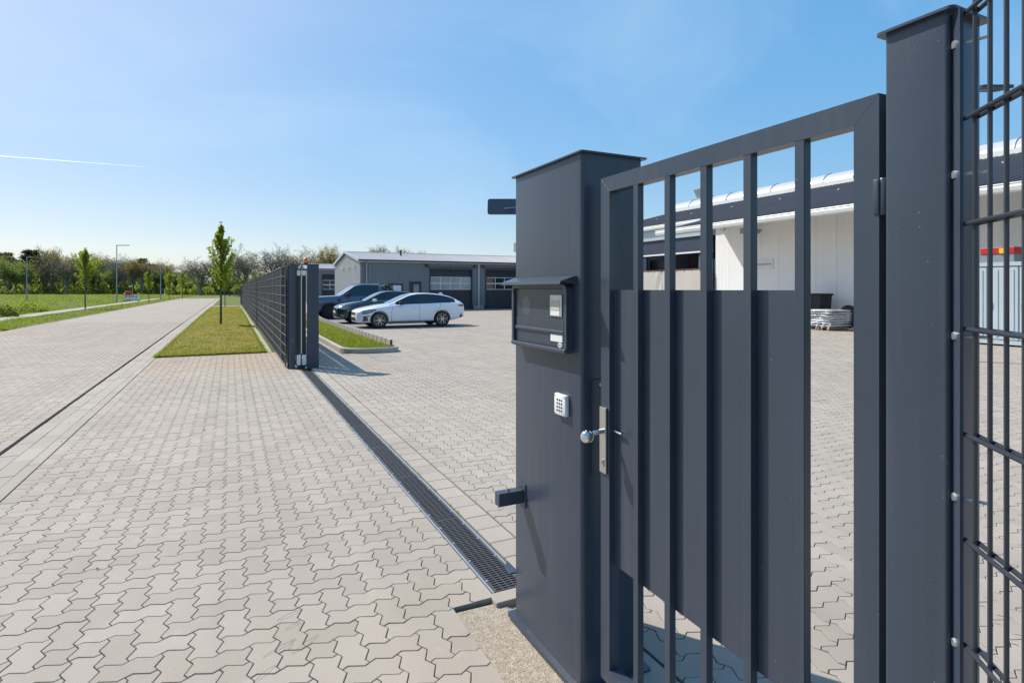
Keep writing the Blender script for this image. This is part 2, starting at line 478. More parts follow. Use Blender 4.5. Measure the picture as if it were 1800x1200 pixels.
def paver_material(name, base, warm_mask=None):
    m = bpy.data.materials.new(name); m.use_nodes = True
    t = m.node_tree; b = t.nodes['Principled BSDF']; N = t.nodes.new; K = t.links.new
    b.inputs['Roughness'].default_value = 0.88
    b.inputs['Specular IOR Level'].default_value = 0.3
    geo = N('ShaderNodeNewGeometry'); oi = N('ShaderNodeObjectInfo')
    add = N('ShaderNodeMath'); add.operation = 'ADD'
    K(geo.outputs['Random Per Island'], add.inputs[0]); K(oi.outputs['Random'], add.inputs[1])
    wn = N('ShaderNodeTexWhiteNoise'); wn.noise_dimensions = '1D'
    K(add.outputs[0], wn.inputs['W'])
    ramp = N('ShaderNodeValToRGB')
    ramp.color_ramp.elements[0].color = (base[0]*0.92, base[1]*0.917, base[2]*0.915, 1)
    ramp.color_ramp.elements[1].color = (base[0]*1.05, base[1]*1.05, base[2]*1.055, 1)
    e = ramp.color_ramp.elements.new(0.5); e.color = (*base, 1)
    K(wn.outputs['Value'], ramp.inputs['Fac'])
    def noise(scale, detail, rough=0.6, vec=None):
        n = N('ShaderNodeTexNoise'); n.inputs['Scale'].default_value = scale
        n.inputs['Detail'].default_value = detail; n.inputs['Roughness'].default_value = rough
        K(geo.outputs['Position'], n.inputs['Vector']); return n
    def rng_(sock, a, b_, c, d_):
        r = N('ShaderNodeMapRange'); r.inputs['From Min'].default_value = a; r.inputs['From Max'].default_value = b_
        r.inputs['To Min'].default_value = c; r.inputs['To Max'].default_value = d_
        K(sock, r.inputs['Value']); return r.outputs['Result']
    def scale_(col, f):
        s = N('ShaderNodeVectorMath'); s.operation = 'SCALE'; K(col, s.inputs[0]); K(f, s.inputs['Scale']); return s.outputs['Vector']
    def mix(f, a, colour):
        x = N('ShaderNodeMixRGB'); K(f, x.inputs['Fac']); K(a, x.inputs['Color1']); x.inputs['Color2'].default_value = (*colour, 1); return x.outputs['Color']
    c = ramp.outputs['Color']
    c = scale_(c, rng_(noise(420, 3, 0.7).outputs['Fac'], 0.25, 0.75, 0.80, 1.20))       # sand grain
    c = scale_(c, rng_(noise(0.55, 5).outputs['Fac'], 0.3, 0.7, 0.92, 1.07))              # traffic grime
    c = mix(rng_(noise(3.1, 6, 0.7).outputs['Fac'], 0.58, 0.78, 0.0, 0.40), c, (0.50, 0.48, 0.455))   # efflorescence
    c = mix(rng_(noise(1.3, 4, 0.7).outputs['Fac'], 0.63, 0.75, 0.0, 0.35), c, (0.22, 0.203, 0.182))  # damp, oil
    mp = N('ShaderNodeMapping'); mp.inputs['Scale'].default_value = (2.6, 0.07, 1)
    K(geo.outputs['Position'], mp.inputs['Vector'])
    tn = N('ShaderNodeTexNoise'); tn.inputs['Scale'].default_value = 1.0; tn.inputs['Detail'].default_value = 4; tn.inputs['Distortion'].default_value = 0.5
    K(mp.outputs['Vector'], tn.inputs['Vector'])
    c = scale_(c, rng_(tn.outputs['Fac'], 0.32, 0.68, 0.945, 1.045))                      # wheel tracks along the road
    c = mix(rng_(noise(0.9, 3, 0.5).outputs['Fac'], 0.70, 0.76, 0.0, 0.30), c, (0.20, 0.18, 0.16))      # old drip stains
    if warm_mask:
        sep = N('ShaderNodeSeparateXYZ'); K(geo.outputs['Position'], sep.inputs[0])
        y0, y1, y2, y3, amt, colour, nscale = warm_mask
        up = rng_(sep.outputs['Y'], y0, y1, 0, 1); dn = rng_(sep.outputs['Y'], y2, y3, 1, 0)
        nn = rng_(noise(nscale, 5, 0.65).outputs['Fac'], 0.40, 0.62, 0.0, amt)
        m1 = N('ShaderNodeMath'); m1.operation = 'MULTIPLY'; K(up, m1.inputs[0]); K(dn, m1.inputs[1])
        m2 = N('ShaderNodeMath'); m2.operation = 'MULTIPLY'; K(m1.outputs[0], m2.inputs[0]); K(nn, m2.inputs[1])
        c = mix(m2.outputs[0], c, colour)
    K(c, b.inputs['Base Color'])
    bp = N('ShaderNodeBump'); bp.inputs['Strength'].default_value = 0.35; bp.inputs['Distance'].default_value = 0.004
    K(noise(300, 4, 0.7).outputs['Fac'], bp.inputs['Height']); K(bp.outputs['Normal'], b.inputs['Normal'])
    return m

def far_paver_material(name, base):
    """seen only where the single stones are too small to tell apart"""
    m = bpy.data.materials.new(name); m.use_nodes = True
    t = m.node_tree; b = t.nodes['Principled BSDF']; N = t.nodes.new; K = t.links.new
    b.inputs['Roughness'].default_value = 0.88; b.inputs['Specular IOR Level'].default_value = 0.3
    geo = N('ShaderNodeNewGeometry')
    br = N('ShaderNodeTexBrick'); br.inputs['Scale'].default_value = 1.0
    br.inputs['Brick Width'].default_value = 0.229; br.inputs['Row Height'].default_value = 0.1146
    br.inputs['Mortar Size'].default_value = 0.004
    br.inputs['Color1'].default_value = (base[0]*0.97, base[1]*0.96, base[2]*0.95, 1)
    br.inputs['Color2'].default_value = (base[0]*0.88, base[1]*0.87, base[2]*0.86, 1)
    br.inputs['Mortar'].default_value = (0.16, 0.145, 0.125, 1)
    K(geo.outputs['Position'], br.inputs['Vector'])
    n = N('ShaderNodeTexNoise'); n.inputs['Scale'].default_value = 0.5; n.inputs['Detail'].default_value = 6
    K(geo.outputs['Position'], n.inputs['Vector'])
    r = N('ShaderNodeMapRange'); r.inputs['To Min'].default_value = 0.82; r.inputs['To Max'].default_value = 1.16
    K(n.outputs['Fac'], r.inputs['Value'])
    s = N('ShaderNodeVectorMath'); s.operation = 'SCALE'
    K(br.outputs['Color'], s.inputs[0]); K(r.outputs['Result'], s.inputs['Scale'])
    K(s.outputs['Vector'], b.inputs['Base Color'])
    return m

M['paver'] = paver_material('concrete_paver', (0.362, 0.316, 0.268), (10.5, 13.5, 15.4, 15.8, 0.55, (0.40, 0.27, 0.16), 1.6))
M['paver_road'] = paver_material('road_paver', (0.362, 0.310, 0.262), (14, 22, 50, 75, 0.35, (0.36, 0.25, 0.20), 0.35))
M['paver_yard'] = paver_material('yard_paver', (0.358, 0.316, 0.27))
M['paver_far'] = far_paver_material('distant_pavers', (0.372, 0.326, 0.278))
M['bay_floor_dark'] = paver_material('parking_bay_floor', (0.20, 0.197, 0.195))
M['joint'] = mat('joint_sand', (0.095, 0.077, 0.060), 0.95, var=0.2, var_scale=9, bump=0.4, bump_scale=200)
M['slab'] = paver_material('kerb_slab', (0.36, 0.318, 0.272))

PITCH = 2.75/24
AMP = PITCH*0.125
def edge_pts(p, q, wave):
    """zigzag points along one lattice edge p -> q (q left out); the wave is fixed in the lattice"""
    (x0, y0), (x1, y1) = p, q
    out = [(x0, y0)]
    if wave:
        horizontal = abs(y1-y0) < 1e-9
        fwd = (x1 > x0) if horizontal else (y1 > y0)
        for k in (0.22, 0.78):
            a = k if fwd else 1-k
            s = AMP if a < 0.5 else -AMP
            x = x0+(x1-x0)*k; y = y0+(y1-y0)*k
            out.append((x, y+s) if horizontal else (x-s, y))
    return out

_out = {}
def outline(w, h, fl):
    """local outline of a stone w x h cells; fl = straight flags (left, right, bottom, top)"""
    key = (w, h, fl)
    if key in _out: return _out[key]
    P = []
    cx, cy = w*PITCH/2, h*PITCH/2
    def V(i, j): return (i*PITCH-cx, j*PITCH-cy)
    for i in range(w): P += edge_pts(V(i,0), V(i+1,0), not fl[2])
    for j in range(h): P += edge_pts(V(w,j), V(w,j+1), not fl[1])
    for i in range(w,0,-1): P += edge_pts(V(i,h), V(i-1,h), not fl[3])
    for j in range(h,0,-1): P += edge_pts(V(0,j), V(0,j-1), not fl[0])
    P = np.array(P)
    _out[key] = P
    return P

def inset(P, g):
    n = len(P)
    a = P - np.roll(P, 1, 0); b = np.roll(P, -1, 0) - P
    a /= np.linalg.norm(a, axis=1)[:,None]; b /= np.linalg.norm(b, axis=1)[:,None]
    na = np.stack([-a[:,1], a[:,0]], 1); nb = np.stack([-b[:,1], b[:,0]], 1)
    m_ = na + nb; m_ /= np.linalg.norm(m_, axis=1)[:,None]
    c = np.clip((m_*na).sum(1), 0.4, 1)
    return P + m_*(g/c)[:,None]

def stone_geo(w, h, fl, full):
    P = outline(w, h, fl); n = len(P)
    top = inset(P, 0.0044); edge = inset(P, 0.0020)
    if full:
        V = np.vstack([np.c_[top, np.zeros(n)], np.c_[inset(P, 0.0029), np.full(n, -0.0009)], np.c_[edge, np.full(n, -0.0026)], np.c_[edge, np.full(n, -0.03)]])
        rings = 3
    else:
        V = np.vstack([np.c_[top, np.zeros(n)], np.c_[edge, np.full(n, -0.005)]])
        rings = 1
    loops = list(range(n)); counts = [n]
    for r in range(rings):
        for k in range(n):
            k2 = (k+1) % n
            loops += [(r+1)*n+k, (r+1)*n+k2, r*n+k2, r*n+k]; counts.append(4)
    return V, np.array(loops), np.array(counts)

def herringbone(i, j):
    """stone that covers cell (i, j): (i0, j0, w, h)"""
    p = (i - j) % 4
    if p == 0: return (i, j, 2, 1)
    if p == 1: return (i-1, j, 2, 1)
    if p == 3: return (i, j, 1, 2) if ((i - (j+1)) % 4) == 2 else (i, j, 1, 1)
    return (i, j-1, 1, 2)

def pave(owner, x0, y0, ni, nj, allowed, material, seams, visible, far_d=27.0, near_d=9.0, limit=300, sheet_mat=None):
    """lays interlocking stones on a lattice, the largest in the picture as single parts"""
    singles = []; merged = []
    for j in range(nj):
        for i in range(ni):
            st = herringbone(i, j)
            if (st[0], st[1]) != (i, j):
                # handle stones whose first cell is outside
                if st[0] < i and (i == 0 or not allowed(i-1, j)) or st[1] < j and (j == 0 or not allowed(i, j-1)) or \
                   (st[0] < i and seams and i % seams == 0 and (j//4) % 1 == 0):
                    if not allowed(i, j): continue
                    st = (i, j, 1, 1)
                else:
                    continue
            i0, j0, w, h = st
            if not allowed(i0, j0): continue
            if w == 2 and (i0+1 >= ni or not allowed(i0+1, j0) or (seams and (i0+1) % seams == 0)): w = 1
            if h == 2 and (j0+1 >= nj or not allowed(i0, j0+1)): h = 1
            cx, cy = x0+(i0+w/2)*PITCH, y0+(j0+h/2)*PITCH
            if not in_view(cx, cy, 0.16): continue
            d = depth(cx, cy)
            if d > far_d: continue
            fl = (i0 == 0 or not allowed(i0-1, j0), i0+w >= ni or not allowed(i0+w, j0),
                  j0 == 0 or not allowed(i0, j0-1), j0+h >= nj or not allowed(i0, j0+h))
            merged.append((d, cx, cy, w, h, fl))
    def shows(s):
        d, cx, cy = s[:3]
        px = 900 + 1000*(cx*CS - cy*SN)/d; py = 508 + 1000*EYE/d
        return 0 <= px <= 1800 and py < 1200 and visible(px, py)
    vis = sorted([s for s in merged if shows(s)], key=lambda s: s[0])[:limit]
    vset = set(id(s) for s in vis)
    cache = {}
    r_ = random.Random(3)
    for d, cx, cy, w, h, fl in vis:
        key = (w, h, fl)
        if key not in cache:
            V, lo, co = stone_geo(w, h, fl, True)
            cache[key] = np_mesh('paver', V, lo, co, material)
        o = link_mesh('paver', cache[key], owner, (cx, cy, r_.uniform(-0.0012, 0.0012)),
                      (r_.gauss(0, 0.0022), r_.gauss(0, 0.0022), r_.gauss(0, 0.003)))
    rest = [s for s in merged if id(s) not in vset]
    Vs, Ls, Cs = [], [], []; off = 0; gc = {}
    rr = np.random.default_rng(5)
    for d, cx, cy, w, h, fl in rest:
        key = (w, h, fl, d < near_d)
        if key not in gc: gc[key] = stone_geo(w, h, fl, d < near_d)
        V, lo, co = gc[key]
        tx, ty = rr.normal(0, 0.0022, 2)
        V2 = V + np.array([cx, cy, 0])
        V2[:,2] += V[:,0]*tx + V[:,1]*ty + rr.uniform(-0.0012, 0.0012)
        Vs.append(V2); Ls.append(lo+off); Cs.append(co); off += len(V)
    if Vs:
        me = np_mesh('paver', np.vstack(Vs), np.concatenate(Ls), np.concatenate(Cs), material)
        o = link_mesh('paver', me, owner); o['kind'] = 'stuff'
    return len(vis), len(rest)

def sheet(name, x0, x1, y0, y1, z, cell, near_far, mats, kind='structure'):
    """ground sheet in cells; near_far(x, y) picks the slot"""
    nx = max(1, round((x1-x0)/cell)); ny = max(1, round((y1-y0)/cell))
    xs = np.linspace(x0, x1, nx+1); ys = np.linspace(y0, y1, ny+1)
    gx, gy = np.meshgrid(xs, ys)
    V = np.c_[gx.ravel(), gy.ravel(), np.full(gx.size, z)]
    ii, jj = np.meshgrid(np.arange(nx), np.arange(ny))
    a = (jj*(nx+1)+ii).ravel()
    lo = np.c_[a, a+1, a+nx+2, a+nx+1].ravel()
    idx = [near_far((xs[i]+xs[i+1])/2, (ys[j]+ys[j+1])/2) for j in range(ny) for i in range(nx)]
    me = np_mesh(name, V, lo, np.full(nx*ny, 4), mats, idx)
    o = link_mesh(name, me); o['kind'] = kind
    return o

def nf(far_d):
    return lambda x, y: 0 if depth(x, y) < far_d - 0.8 and in_view(x, y, 0.14) else 1

# --- earth and field
def grass_ground():
    m = bpy.data.materials.new('grassy_earth'); m.use_nodes = True
    t = m.node_tree; b = t.nodes['Principled BSDF']; N = t.nodes.new; K = t.links.new
    b.inputs['Roughness'].default_value = 0.95; b.inputs['Specular IOR Level'].default_value = 0.15
    geo = N('ShaderNodeNewGeometry')
    def noise(s, d_, r=0.65):
        n = N('ShaderNodeTexNoise'); n.inputs['Scale'].default_value = s; n.inputs['Detail'].default_value = d_; n.inputs['Roughness'].default_value = r
        K(geo.outputs['Position'], n.inputs['Vector']); return n.outputs['Fac']
    r1 = N('ShaderNodeValToRGB'); K(noise(0.16, 8), r1.inputs['Fac'])
    r1.color_ramp.elements[0].position = 0.32; r1.color_ramp.elements[0].color = (0.085, 0.12, 0.026, 1)
    r1.color_ramp.elements[1].position = 0.68; r1.color_ramp.elements[1].color = (0.20, 0.19, 0.07, 1)
    e = r1.color_ramp.elements.new(0.5); e.color = (0.13, 0.155, 0.038, 1)
    r2 = N('ShaderNodeMapRange'); r2.inputs['To Min'].default_value = 0.5; r2.inputs['To Max'].default_value = 1.5
    K(noise(9, 6, 0.75), r2.inputs['Value'])
    s = N('ShaderNodeVectorMath'); s.operation = 'SCALE'; K(r1.outputs['Color'], s.inputs[0]); K(r2.outputs['Result'], s.inputs['Scale'])
    mx = N('ShaderNodeMixRGB'); mr = N('ShaderNodeMapRange')
    mr.inputs['From Min'].default_value = 0.60; mr.inputs['From Max'].default_value = 0.70; mr.inputs['To Max'].default_value = 0.55
    K(noise(0.9, 5), mr.inputs['Value']); K(mr.outputs['Result'], mx.inputs['Fac']); K(s.outputs['Vector'], mx.inputs['Color1'])
    mx.inputs['Color2'].default_value = (0.17, 0.125, 0.07, 1)
    K(mx.outputs['Color'], b.inputs['Base Color'])
    bp = N('ShaderNodeBump'); bp.inputs['Strength'].default_value = 0.8; bp.inputs['Distance'].default_value = 0.06
    K(noise(14, 6, 0.8), bp.inputs['Height']); K(bp.outputs['Normal'], b.inputs['Normal'])
    return m
M['grass_ground'] = grass_ground()
M['lawn_ground'] = mat('worn_lawn', (0.20, 0.168, 0.082), 0.95, spec=0.15, var=0.28, var_scale=2.6, bump=0.6, bump_scale=40)
M['earth'] = mat('bare_earth', (0.20, 0.155, 0.105), 0.95, spec=0.15, var=0.2, var_scale=3, bump=0.5, bump_scale=50)

g = MB()
g.add([(-4000,-300,-0.06),(4000,-300,-0.06),(4000,6000,-0.06),(-4000,6000,-0.06)], [(0,1,2,3)])
ground = g.build('ground', M['grass_ground']); ground['kind'] = 'structure'

# --- road
ROAD_X0, ROAD_X1 = -7.60, -2.0
road = sheet('road', ROAD_X0, ROAD_X1, -8, 112, -0.011, 1.0, nf(27), [M['joint'], M['paver_far']])
ni = round((ROAD_X1-ROAD_X0)/PITCH)
pave(road, ROAD_X1-ni*PITCH, 0.0, ni, int(35/PITCH), lambda i, j: True, M['paver_road'], 0, lambda px, py: True, far_d=27, near_d=9)

# --- gutter and kerb slabs along the road
kerb = sheet('kerb_strip', -1.965, -1.53, -8, 112, -0.022, 2.0, nf(40), [M['joint'], M['slab']])
def slab_mesh(w, l, h, c=0.004):
    return MB().cbox(-w/2, w/2, -l/2, l/2, -h, 0, c).mesh('slab', M['slab'])
gm = slab_mesh(0.158, 0.496, 0.05); km = slab_mesh(0.098, 0.995, 0.08)
r_ = random.Random(11)
for row, x in enumerate((-1.883, -1.722)):
    for k in range(97):
        y = 0.7 + 0.5*k + 0.25*row
        if in_view(x, y, 0.2):
            link_mesh('gutter_slab', gm, kerb, (x, y, -0.004+r_.uniform(-0.002, 0.002)), (r_.gauss(0, .003), r_.gauss(0, .002), 0))
for k in range(50):
    y = 0.0 + k
    if in_view(-1.586, y, 0.2):
        link_mesh('kerb_slab', km, kerb, (-1.586, y, 0.002+r_.uniform(-0.0015, 0.0015)), (0, 0, r_.gauss(0, .0012)))

# --- driveway between road and gate line
DX0, DX1 = -1.53, 1.22
drive = sheet('driveway', DX0, 0.988, -4, 15.32, -0.012, 0.55, lambda x, y: 0, [M['joint']])
MB().box(0.9885, DX1, 2.69, 15.32, -0.06, -0.012).build('joint_bed', M['joint'], drive)
dy0 = 2.66 - 40*PITCH
def drive_ok(i, j):
    return 0 <= i < 24 and j >= 0 and not (i >= 22 and 32 <= j < 40) and j*PITCH+dy0 < 15.29 - PITCH
pave(drive, DX0, dy0, 24, int((15.3-dy0)/PITCH), drive_ok, M['paver'], 8, lambda px, py: px < 905, far_d=40, near_d=8)
for k in range(13):       # row of edging stones where the pavement meets the lawn
    x = DX0+0.106+0.2117*k
    if x < 1.1: link_mesh('edging_stone', slab_mesh(0.205, 0.10, 0.08), drive, (x, 15.33, 0.0))

# --- yard behind the gate line
YX0 = 1.635
yard = sheet('yard', 1.44, 47, -6, 66, -0.012, 1.0, nf(27), [M['joint'], M['paver_far']])
yni = int(24/PITCH)
def yard_visible(px, py):
    if px < 905: return True
    if 1120 < px < 1425: return py > 985 + 0.724*(px-1100)
    return 1425 < px < 1502 or px > 1712
ISL = (2.45, 3.85, 14.05)
def yard_ok(i, j):
    x = YX0+(i+0.5)*PITCH; y = -1.0+(j+0.5)*PITCH
    return 0 <= i < yni and j >= 0 and not (ISL[0]-0.05 < x < ISL[1]+0.05 and y > ISL[2]+0.2)
pave(yard, YX0, -1.0, yni, int(32/PITCH), yard_ok, M['paver_yard'], 8, yard_visible, far_d=27, near_d=8)
em = slab_mesh(0.172, 0.206, 0.06)
for k in range(110):      # straight row of stones beside the channel
    y = 0.4+0.21*k
    if in_view(1.535, y, 0.2): link_mesh('edging_stone', em, yard, (1.537, y, r_.uniform(-0.001, 0.001)))

# --- rough concrete footing in front of and below the pillar and the gate
fo = MB()
NXF, NYF = 16, 44
for j in range(NYF+1):
    for i in range(NXF+1):
        x = 0.985 + (1.452-0.985)*i/NXF; y = -0.6 + 3.24*j/NYF
        z = -0.022 + 0.006*math.sin(9*x+3.1*y) * math.sin(7*y-2*x) - (0.012 if x > 1.25 else 0)
        fo.v.append((x, y, z))
for j in range(NYF):
    for i in range(NXF):
        a = j*(NXF+1)+i; fo.f.append((a, a+1, a+NXF+2, a+NXF+1)); fo.m.append(0)
foot = fo.build('concrete_footing', M['sandcrete'], smooth=True); foot['kind'] = 'structure'

# --- drainage channel
chan = thing('drain_channel', 'long black slotted grate of a drainage channel sunk into the pavers along the gate line', 'drain', (1.33, 7, 0))
b = MB(); b.box(1.222, 1.234, 2.70, 11.75, -0.05, 0.001); b.build('frame_rail', M['galv'], chan)
b = MB(); b.box(1.418, 1.430, 2.70, 11.75, -0.05, 0.001); b.build('frame_rail', M['galv'], chan)
b = MB(); b.box(1.235, 1.417, 2.70, 11.75, -0.06, -0.045); b.build('channel_floor', M['hole'], chan)
b = MB(); b.cbox(1.2, 1.436, 2.60, 2.695, -0.06, 0.001, 0.004); b.build('end_stone', M['slab'], chan)
gb = MB()
gb.box(-0.090, -0.074, -0.498, 0.498, -0.020, -0.003); gb.box(0.074, 0.090, -0.498, 0.498, -0.020, -0.003)
nb = 42
for k in range(nb+1):
    y = -0.494 + 0.988*k/nb
    gb.box(-0.074, 0.074, y-0.0052, y+0.0052, -0.020, -0.003)
for x in (-0.037, 0.0, 0.037):
    gb.box(x-0.004, x+0.004, -0.49, 0.49, -0.022, -0.0045)
gme = gb.mesh('grate', M['cast'])
bolt_me = MB().lathe([(0.0001,0.004),(0.007,0.004),(0.009,0.0),(0.009,-0.006)], (0,0,0), 'z', 10).mesh('bolt', M['galv'])
for k in range(9):
    go = link_mesh('grate', gme, chan, (0.0, 3.205+1.0*k-7+0.002, 0))
    for y in (-0.38, -0.13, 0.13, 0.38):
        for x in (-0.082, 0.082):
            link_mesh('bolt', bolt_me, go, (x, y, -0.003))

# --- lawn strip along the fence, path, crossing
lawn = sheet('lawn_strip', -1.528, 0.76, 15.40, 57.5, -0.004, 3, lambda x, y: 0, [M['lawn_ground']])
lawn2 = sheet('lawn_strip', -1.528, 0.76, 60.5, 112, -0.004, 6, lambda x, y: 0, [M['grass_ground']])
sheet('crossing', -1.528, 0.96, 57.5, 60.5, -0.003, 3, lambda x, y: 0, [M['slab']])
sheet('path', -11.6, -10.3, -10, 112, -0.02, 6, lambda x, y: 0, [M['slab']])
sheet('earth_verge', -7.95, -7.6, -10, 112, -0.03, 6, lambda x, y: 0, [M['earth']])
fs = MB()
for k in range(101):
    y = 15.45 + 0.42*k
    fs.cbox(0.765, 0.935, y+0.003, y+0.417, -0.05, 0.004+0.0, 0.004)
fstr = fs.build('fence_foot_slabs', M['slab']); fstr['kind'] = 'structure'
# parking bay floor, one sheet in a darker tone than the yard
bay = sheet('parking_bays', 3.98, 8.9, 22.4, 40.4, 0.004, 1, lambda x, y: 0, [M['bay_floor_dark']])

# --- kerbed planting island
def island():
    t = thing('planting_island', 'kerbed island of short grass with rounded front corners in the yard', 'island', (3.1, 20, 0))
    x0, x1, y0, y1 = 2.45, 3.85, 14.05, 38.0
    def loop(off):
        pts = []; r = 0.75-off
        for a in range(0, 91, 10):
            an = R(180+a); pts.append((x0+0.75+r*math.cos(an), y0+0.75+r*math.sin(an)))
        r2 = 0.28-off
        for a in range(0, 91, 15):
            an = R(270+a); pts.append((x1-0.28+r2*math.cos(an), y0+0.28+r2*math.sin(an)))
        return [(x0+off, y1)] + pts + [(x1-off, y1)]
    A, B = loop(0.0), loop(0.09); A2 = loop(0.018)
    n = len(A); b_ = MB()
    def seg(k, f0=0.0, f1=1.0):
        pass
    # kerb stones: pieces of the loop
    total = [0]
    for k in range(1, n): total.append(total[-1] + math.dist(A[k], A[k-1]))
    def at(L, s):
        for k in range(1, n):
            if s <= total[k] + 1e-6:
                f = (s-total[k-1])/(total[k]-total[k-1]); return (L[k-1][0]+(L[k][0]-L[k-1][0])*f, L[k-1][1]+(L[k][1]-L[k-1][1])*f)
        return L[-1]
    s = 0.0
    while s < total[-1]-0.05:
        e = min(s+0.98, total[-1]); m_ = 6
        bb = MB(); ss = [s+0.004+(e-s-0.008)*i/m_ for i in range(m_+1)]
        for q in ss:
            a, a2, c = at(A, q), at(A2, q), at(B, q)
            bb.v += [(a[0],a[1],-0.03),(a[0],a[1],0.105),(a2[0],a2[1],0.125),(c[0],c[1],0.125),(c[0],c[1],-0.03)]
        for i in range(m_):
            for j in range(4):
                p = i*5+j; bb.f.append((p, p+5, p+6, p+1)); bb.m.append(0)
        bb.f.append((0,1,2,3,4)); bb.m.append(0)
        z = m_*5; bb.f.append((z+4,z+3,z+2,z+1,z)); bb.m.append(0)
        bb.build('kerb_stone', M['concrete'], t)
        s = e
    bb = MB(); bb.add([(p[0],p[1],0.085) for p in B], [tuple(range(n))]); bb.build('turf', M['lawn_ground'], t)
    return t
isl = island()
# low row of upright slabs along the parking side of the island
edge = thing('slab_edging', 'low row of upright grey slabs with thin dark joints beside the parked cars', 'edging', (3.9, 20, 0))
for k in range(48):
    y = 14.55+0.5*k
    MB().cbox(3.70, 3.745, y+0.006, y+0.494, 0.05, 0.27, 0.003).build('upright_slab', M['concrete'], edge)
    MB().cbox(3.692, 3.753, y-0.0055, y+0.0055, 0.05, 0.274, 0.001).build('slab_post', M['anthracite'], edge)
# stretch the ground under the island away from the paving
# ================================================================== ENTRANCE PILLAR, GATE, MAILBOX
AN = M['anthracite']
pil = thing('gate_pillar', 'broad anthracite steel box pillar with a flat cap carrying the mailbox', 'pillar', (1.39, 2.18, 0))
MB().rbox(1.24, 1.54, 1.885, 2.475, 0.008, 2.118, 0.016, 5).build('column', AN, pil, smooth=True)
MB().rbox(1.226, 1.556, 1.868, 2.492, 2.118, 2.1245, 0.012, 3).build('cap_plate', AN, pil)
MB().rbox(1.213, 1.567, 1.858, 2.502, -0.012, 0.008, 0.01, 3).build('base_plate', AN, pil)
b = MB()
for (x, y) in ((1.50, 2.02), (1.30, 2.02)):
    pass
# bracket with a square stub, on a small plate
MB().cbox(1.234, 1.2415, 2.355, 2.425, 0.555, 0.665, 0.002).build('bracket_plate', AN, pil)
MB().cbox(1.105, 1.2335, 2.365, 2.415, 0.578, 0.640, 0.004).build('stop_bracket', AN, pil)
MB().lathe([(0.0001,0.012),(0.008,0.012),(0.009,0.0)], (1.16, 2.39, 0.640), 'z', 10).build('bolt', M['galv'], pil)
MB().prism([(1.216,2.477),(1.26,2.477),(1.26,2.60),(1.222,2.55)], 'z', 0.195, 0.203).build('catch_plate', AN, pil)
# strike plate for the lock on the gate side
st = MB(); st.prism([(1.283,0.845),(1.333,0.845),(1.333,0.885),(1.313,0.90),(1.313,1.165),(1.333,1.18),(1.333,1.22),(1.283,1.22)], 'y', 1.873, 1.883)
sp = st.build('strike_plate', AN, pil)
for z in (0.865, 1.20):
    MB().lathe([(0.0001,-0.004),(0.006,-0.003),(0.008,0.0)], (1.322, 1.872, z), 'y', 12).build('screw', M['galv'], sp)

# mailbox and intercom, hung on the pillar
mb = thing('mailbox', 'anthracite mailbox with slanted canopy, letter flap and intercom grille on the pillar', 'mailbox', (1.24, 2.23, 1.31))
fx = 1.205
# rounded frame: a tray open to the front
fr = MB()
def rrect(y0, y1, z0, z1, r, seg=5):
    pts = []
    for cy, cz, a0 in ((y1-r,z1-r,0),(y0+r,z1-r,90),(y0+r,z0+r,180),(y1-r,z0+r,270)):
        for k in range(seg+1):
            a = R(a0+90*k/seg); pts.append((cy+r*math.cos(a), cz+r*math.sin(a)))
    return pts
o_, i_ = rrect(1.985, 2.475, 1.318, 1.602, 0.03), rrect(2.003, 2.457, 1.336, 1.584, 0.016)
n = len(o_)
for ring, x in ((o_, 1.2385), (o_, 1.168), (o_, 1.162), (i_, 1.162), (i_, 1.196)):
    k_ = 0.0
    fr.v += [(x, y, z) for y, z in ring]
for r0 in range(4):
    for k in range(n):
        a = r0*n+k; c = r0*n+(k+1)%n; fr.f.append((a, c, c+n, a+n)); fr.m.append(0)
fr.build('frame', AN, mb, smooth=True)
MB().cbox(1.186, 1.237, 2.0045, 2.4555, 1.3375, 1.5825, 0.002).build('front_plate', AN, mb)
# canopy: bent sheet
cp = MB(); T = 0.004
prof = [(1.236,1.633),(1.205,1.631),(1.085,1.612),(1.078,1.602)]
for k in range(len(prof)-1):
    (xa,za),(xb,zb) = prof[k], prof[k+1]
    cp.add([(xa,1.965,za),(xb,1.965,zb),(xb,2.50,zb),(xa,2.50,za),(xa,1.965,za-T),(xb,1.965,zb-T),(xb,2.50,zb-T),(xa,2.50,za-T)],
           [(0,1,2,3),(7,6,5,4),(0,4,5,1),(3,2,6,7),(1,5,6,2),(0,3,7,4)])
cp.prism([(1.236,1.628),(1.205,1.626),(1.090,1.608),(1.236,1.598)], 'y', 1.966, 1.970)
cp.prism([(1.236,1.628),(1.205,1.626),(1.090,1.608),(1.236,1.598)], 'y', 2.495, 2.499)
cp.build('canopy', AN, mb)
# letter flap with rolled lip
fl = MB(); fl.cbox(1.180, 1.1855, 2.020, 2.440, 1.405, 1.450, 0.001)
flo = fl.build('letter_flap', AN, mb)
MB().tube([(1.176,2.016,1.403),(1.176,2.444,1.403)], 0.008, 10).build('lip', AN, flo)
MB().tube([(1.160,1.99,1.330),(1.160,2.47,1.330)], 0.0095, 10).build('bottom_lip', AN, mb)
gr = MB()
for ring, cnt in ((0.006,6),(0.014,10),(0.022,15),(0.030,20),(0.038,24)):
    for k in range(cnt):
        a = 2*math.pi*k/cnt + ring*50
        y, z = 2.352+ring*math.cos(a), 1.503+ring*math.sin(a)
        gr.lathe([(0.0001,-0.0012),(0.0016,-0.0012),(0.0016,0.001)], (1.1857, y, z), 'x', 6)
g_ = gr.build('speaker_grille', M['galv'], mb); g_['kind'] = 'stuff'
MB().cbox(1.176, 1.1858, 2.032, 2.128, 1.466, 1.556, 0.003).build('camera_module', M['galv'], mb)
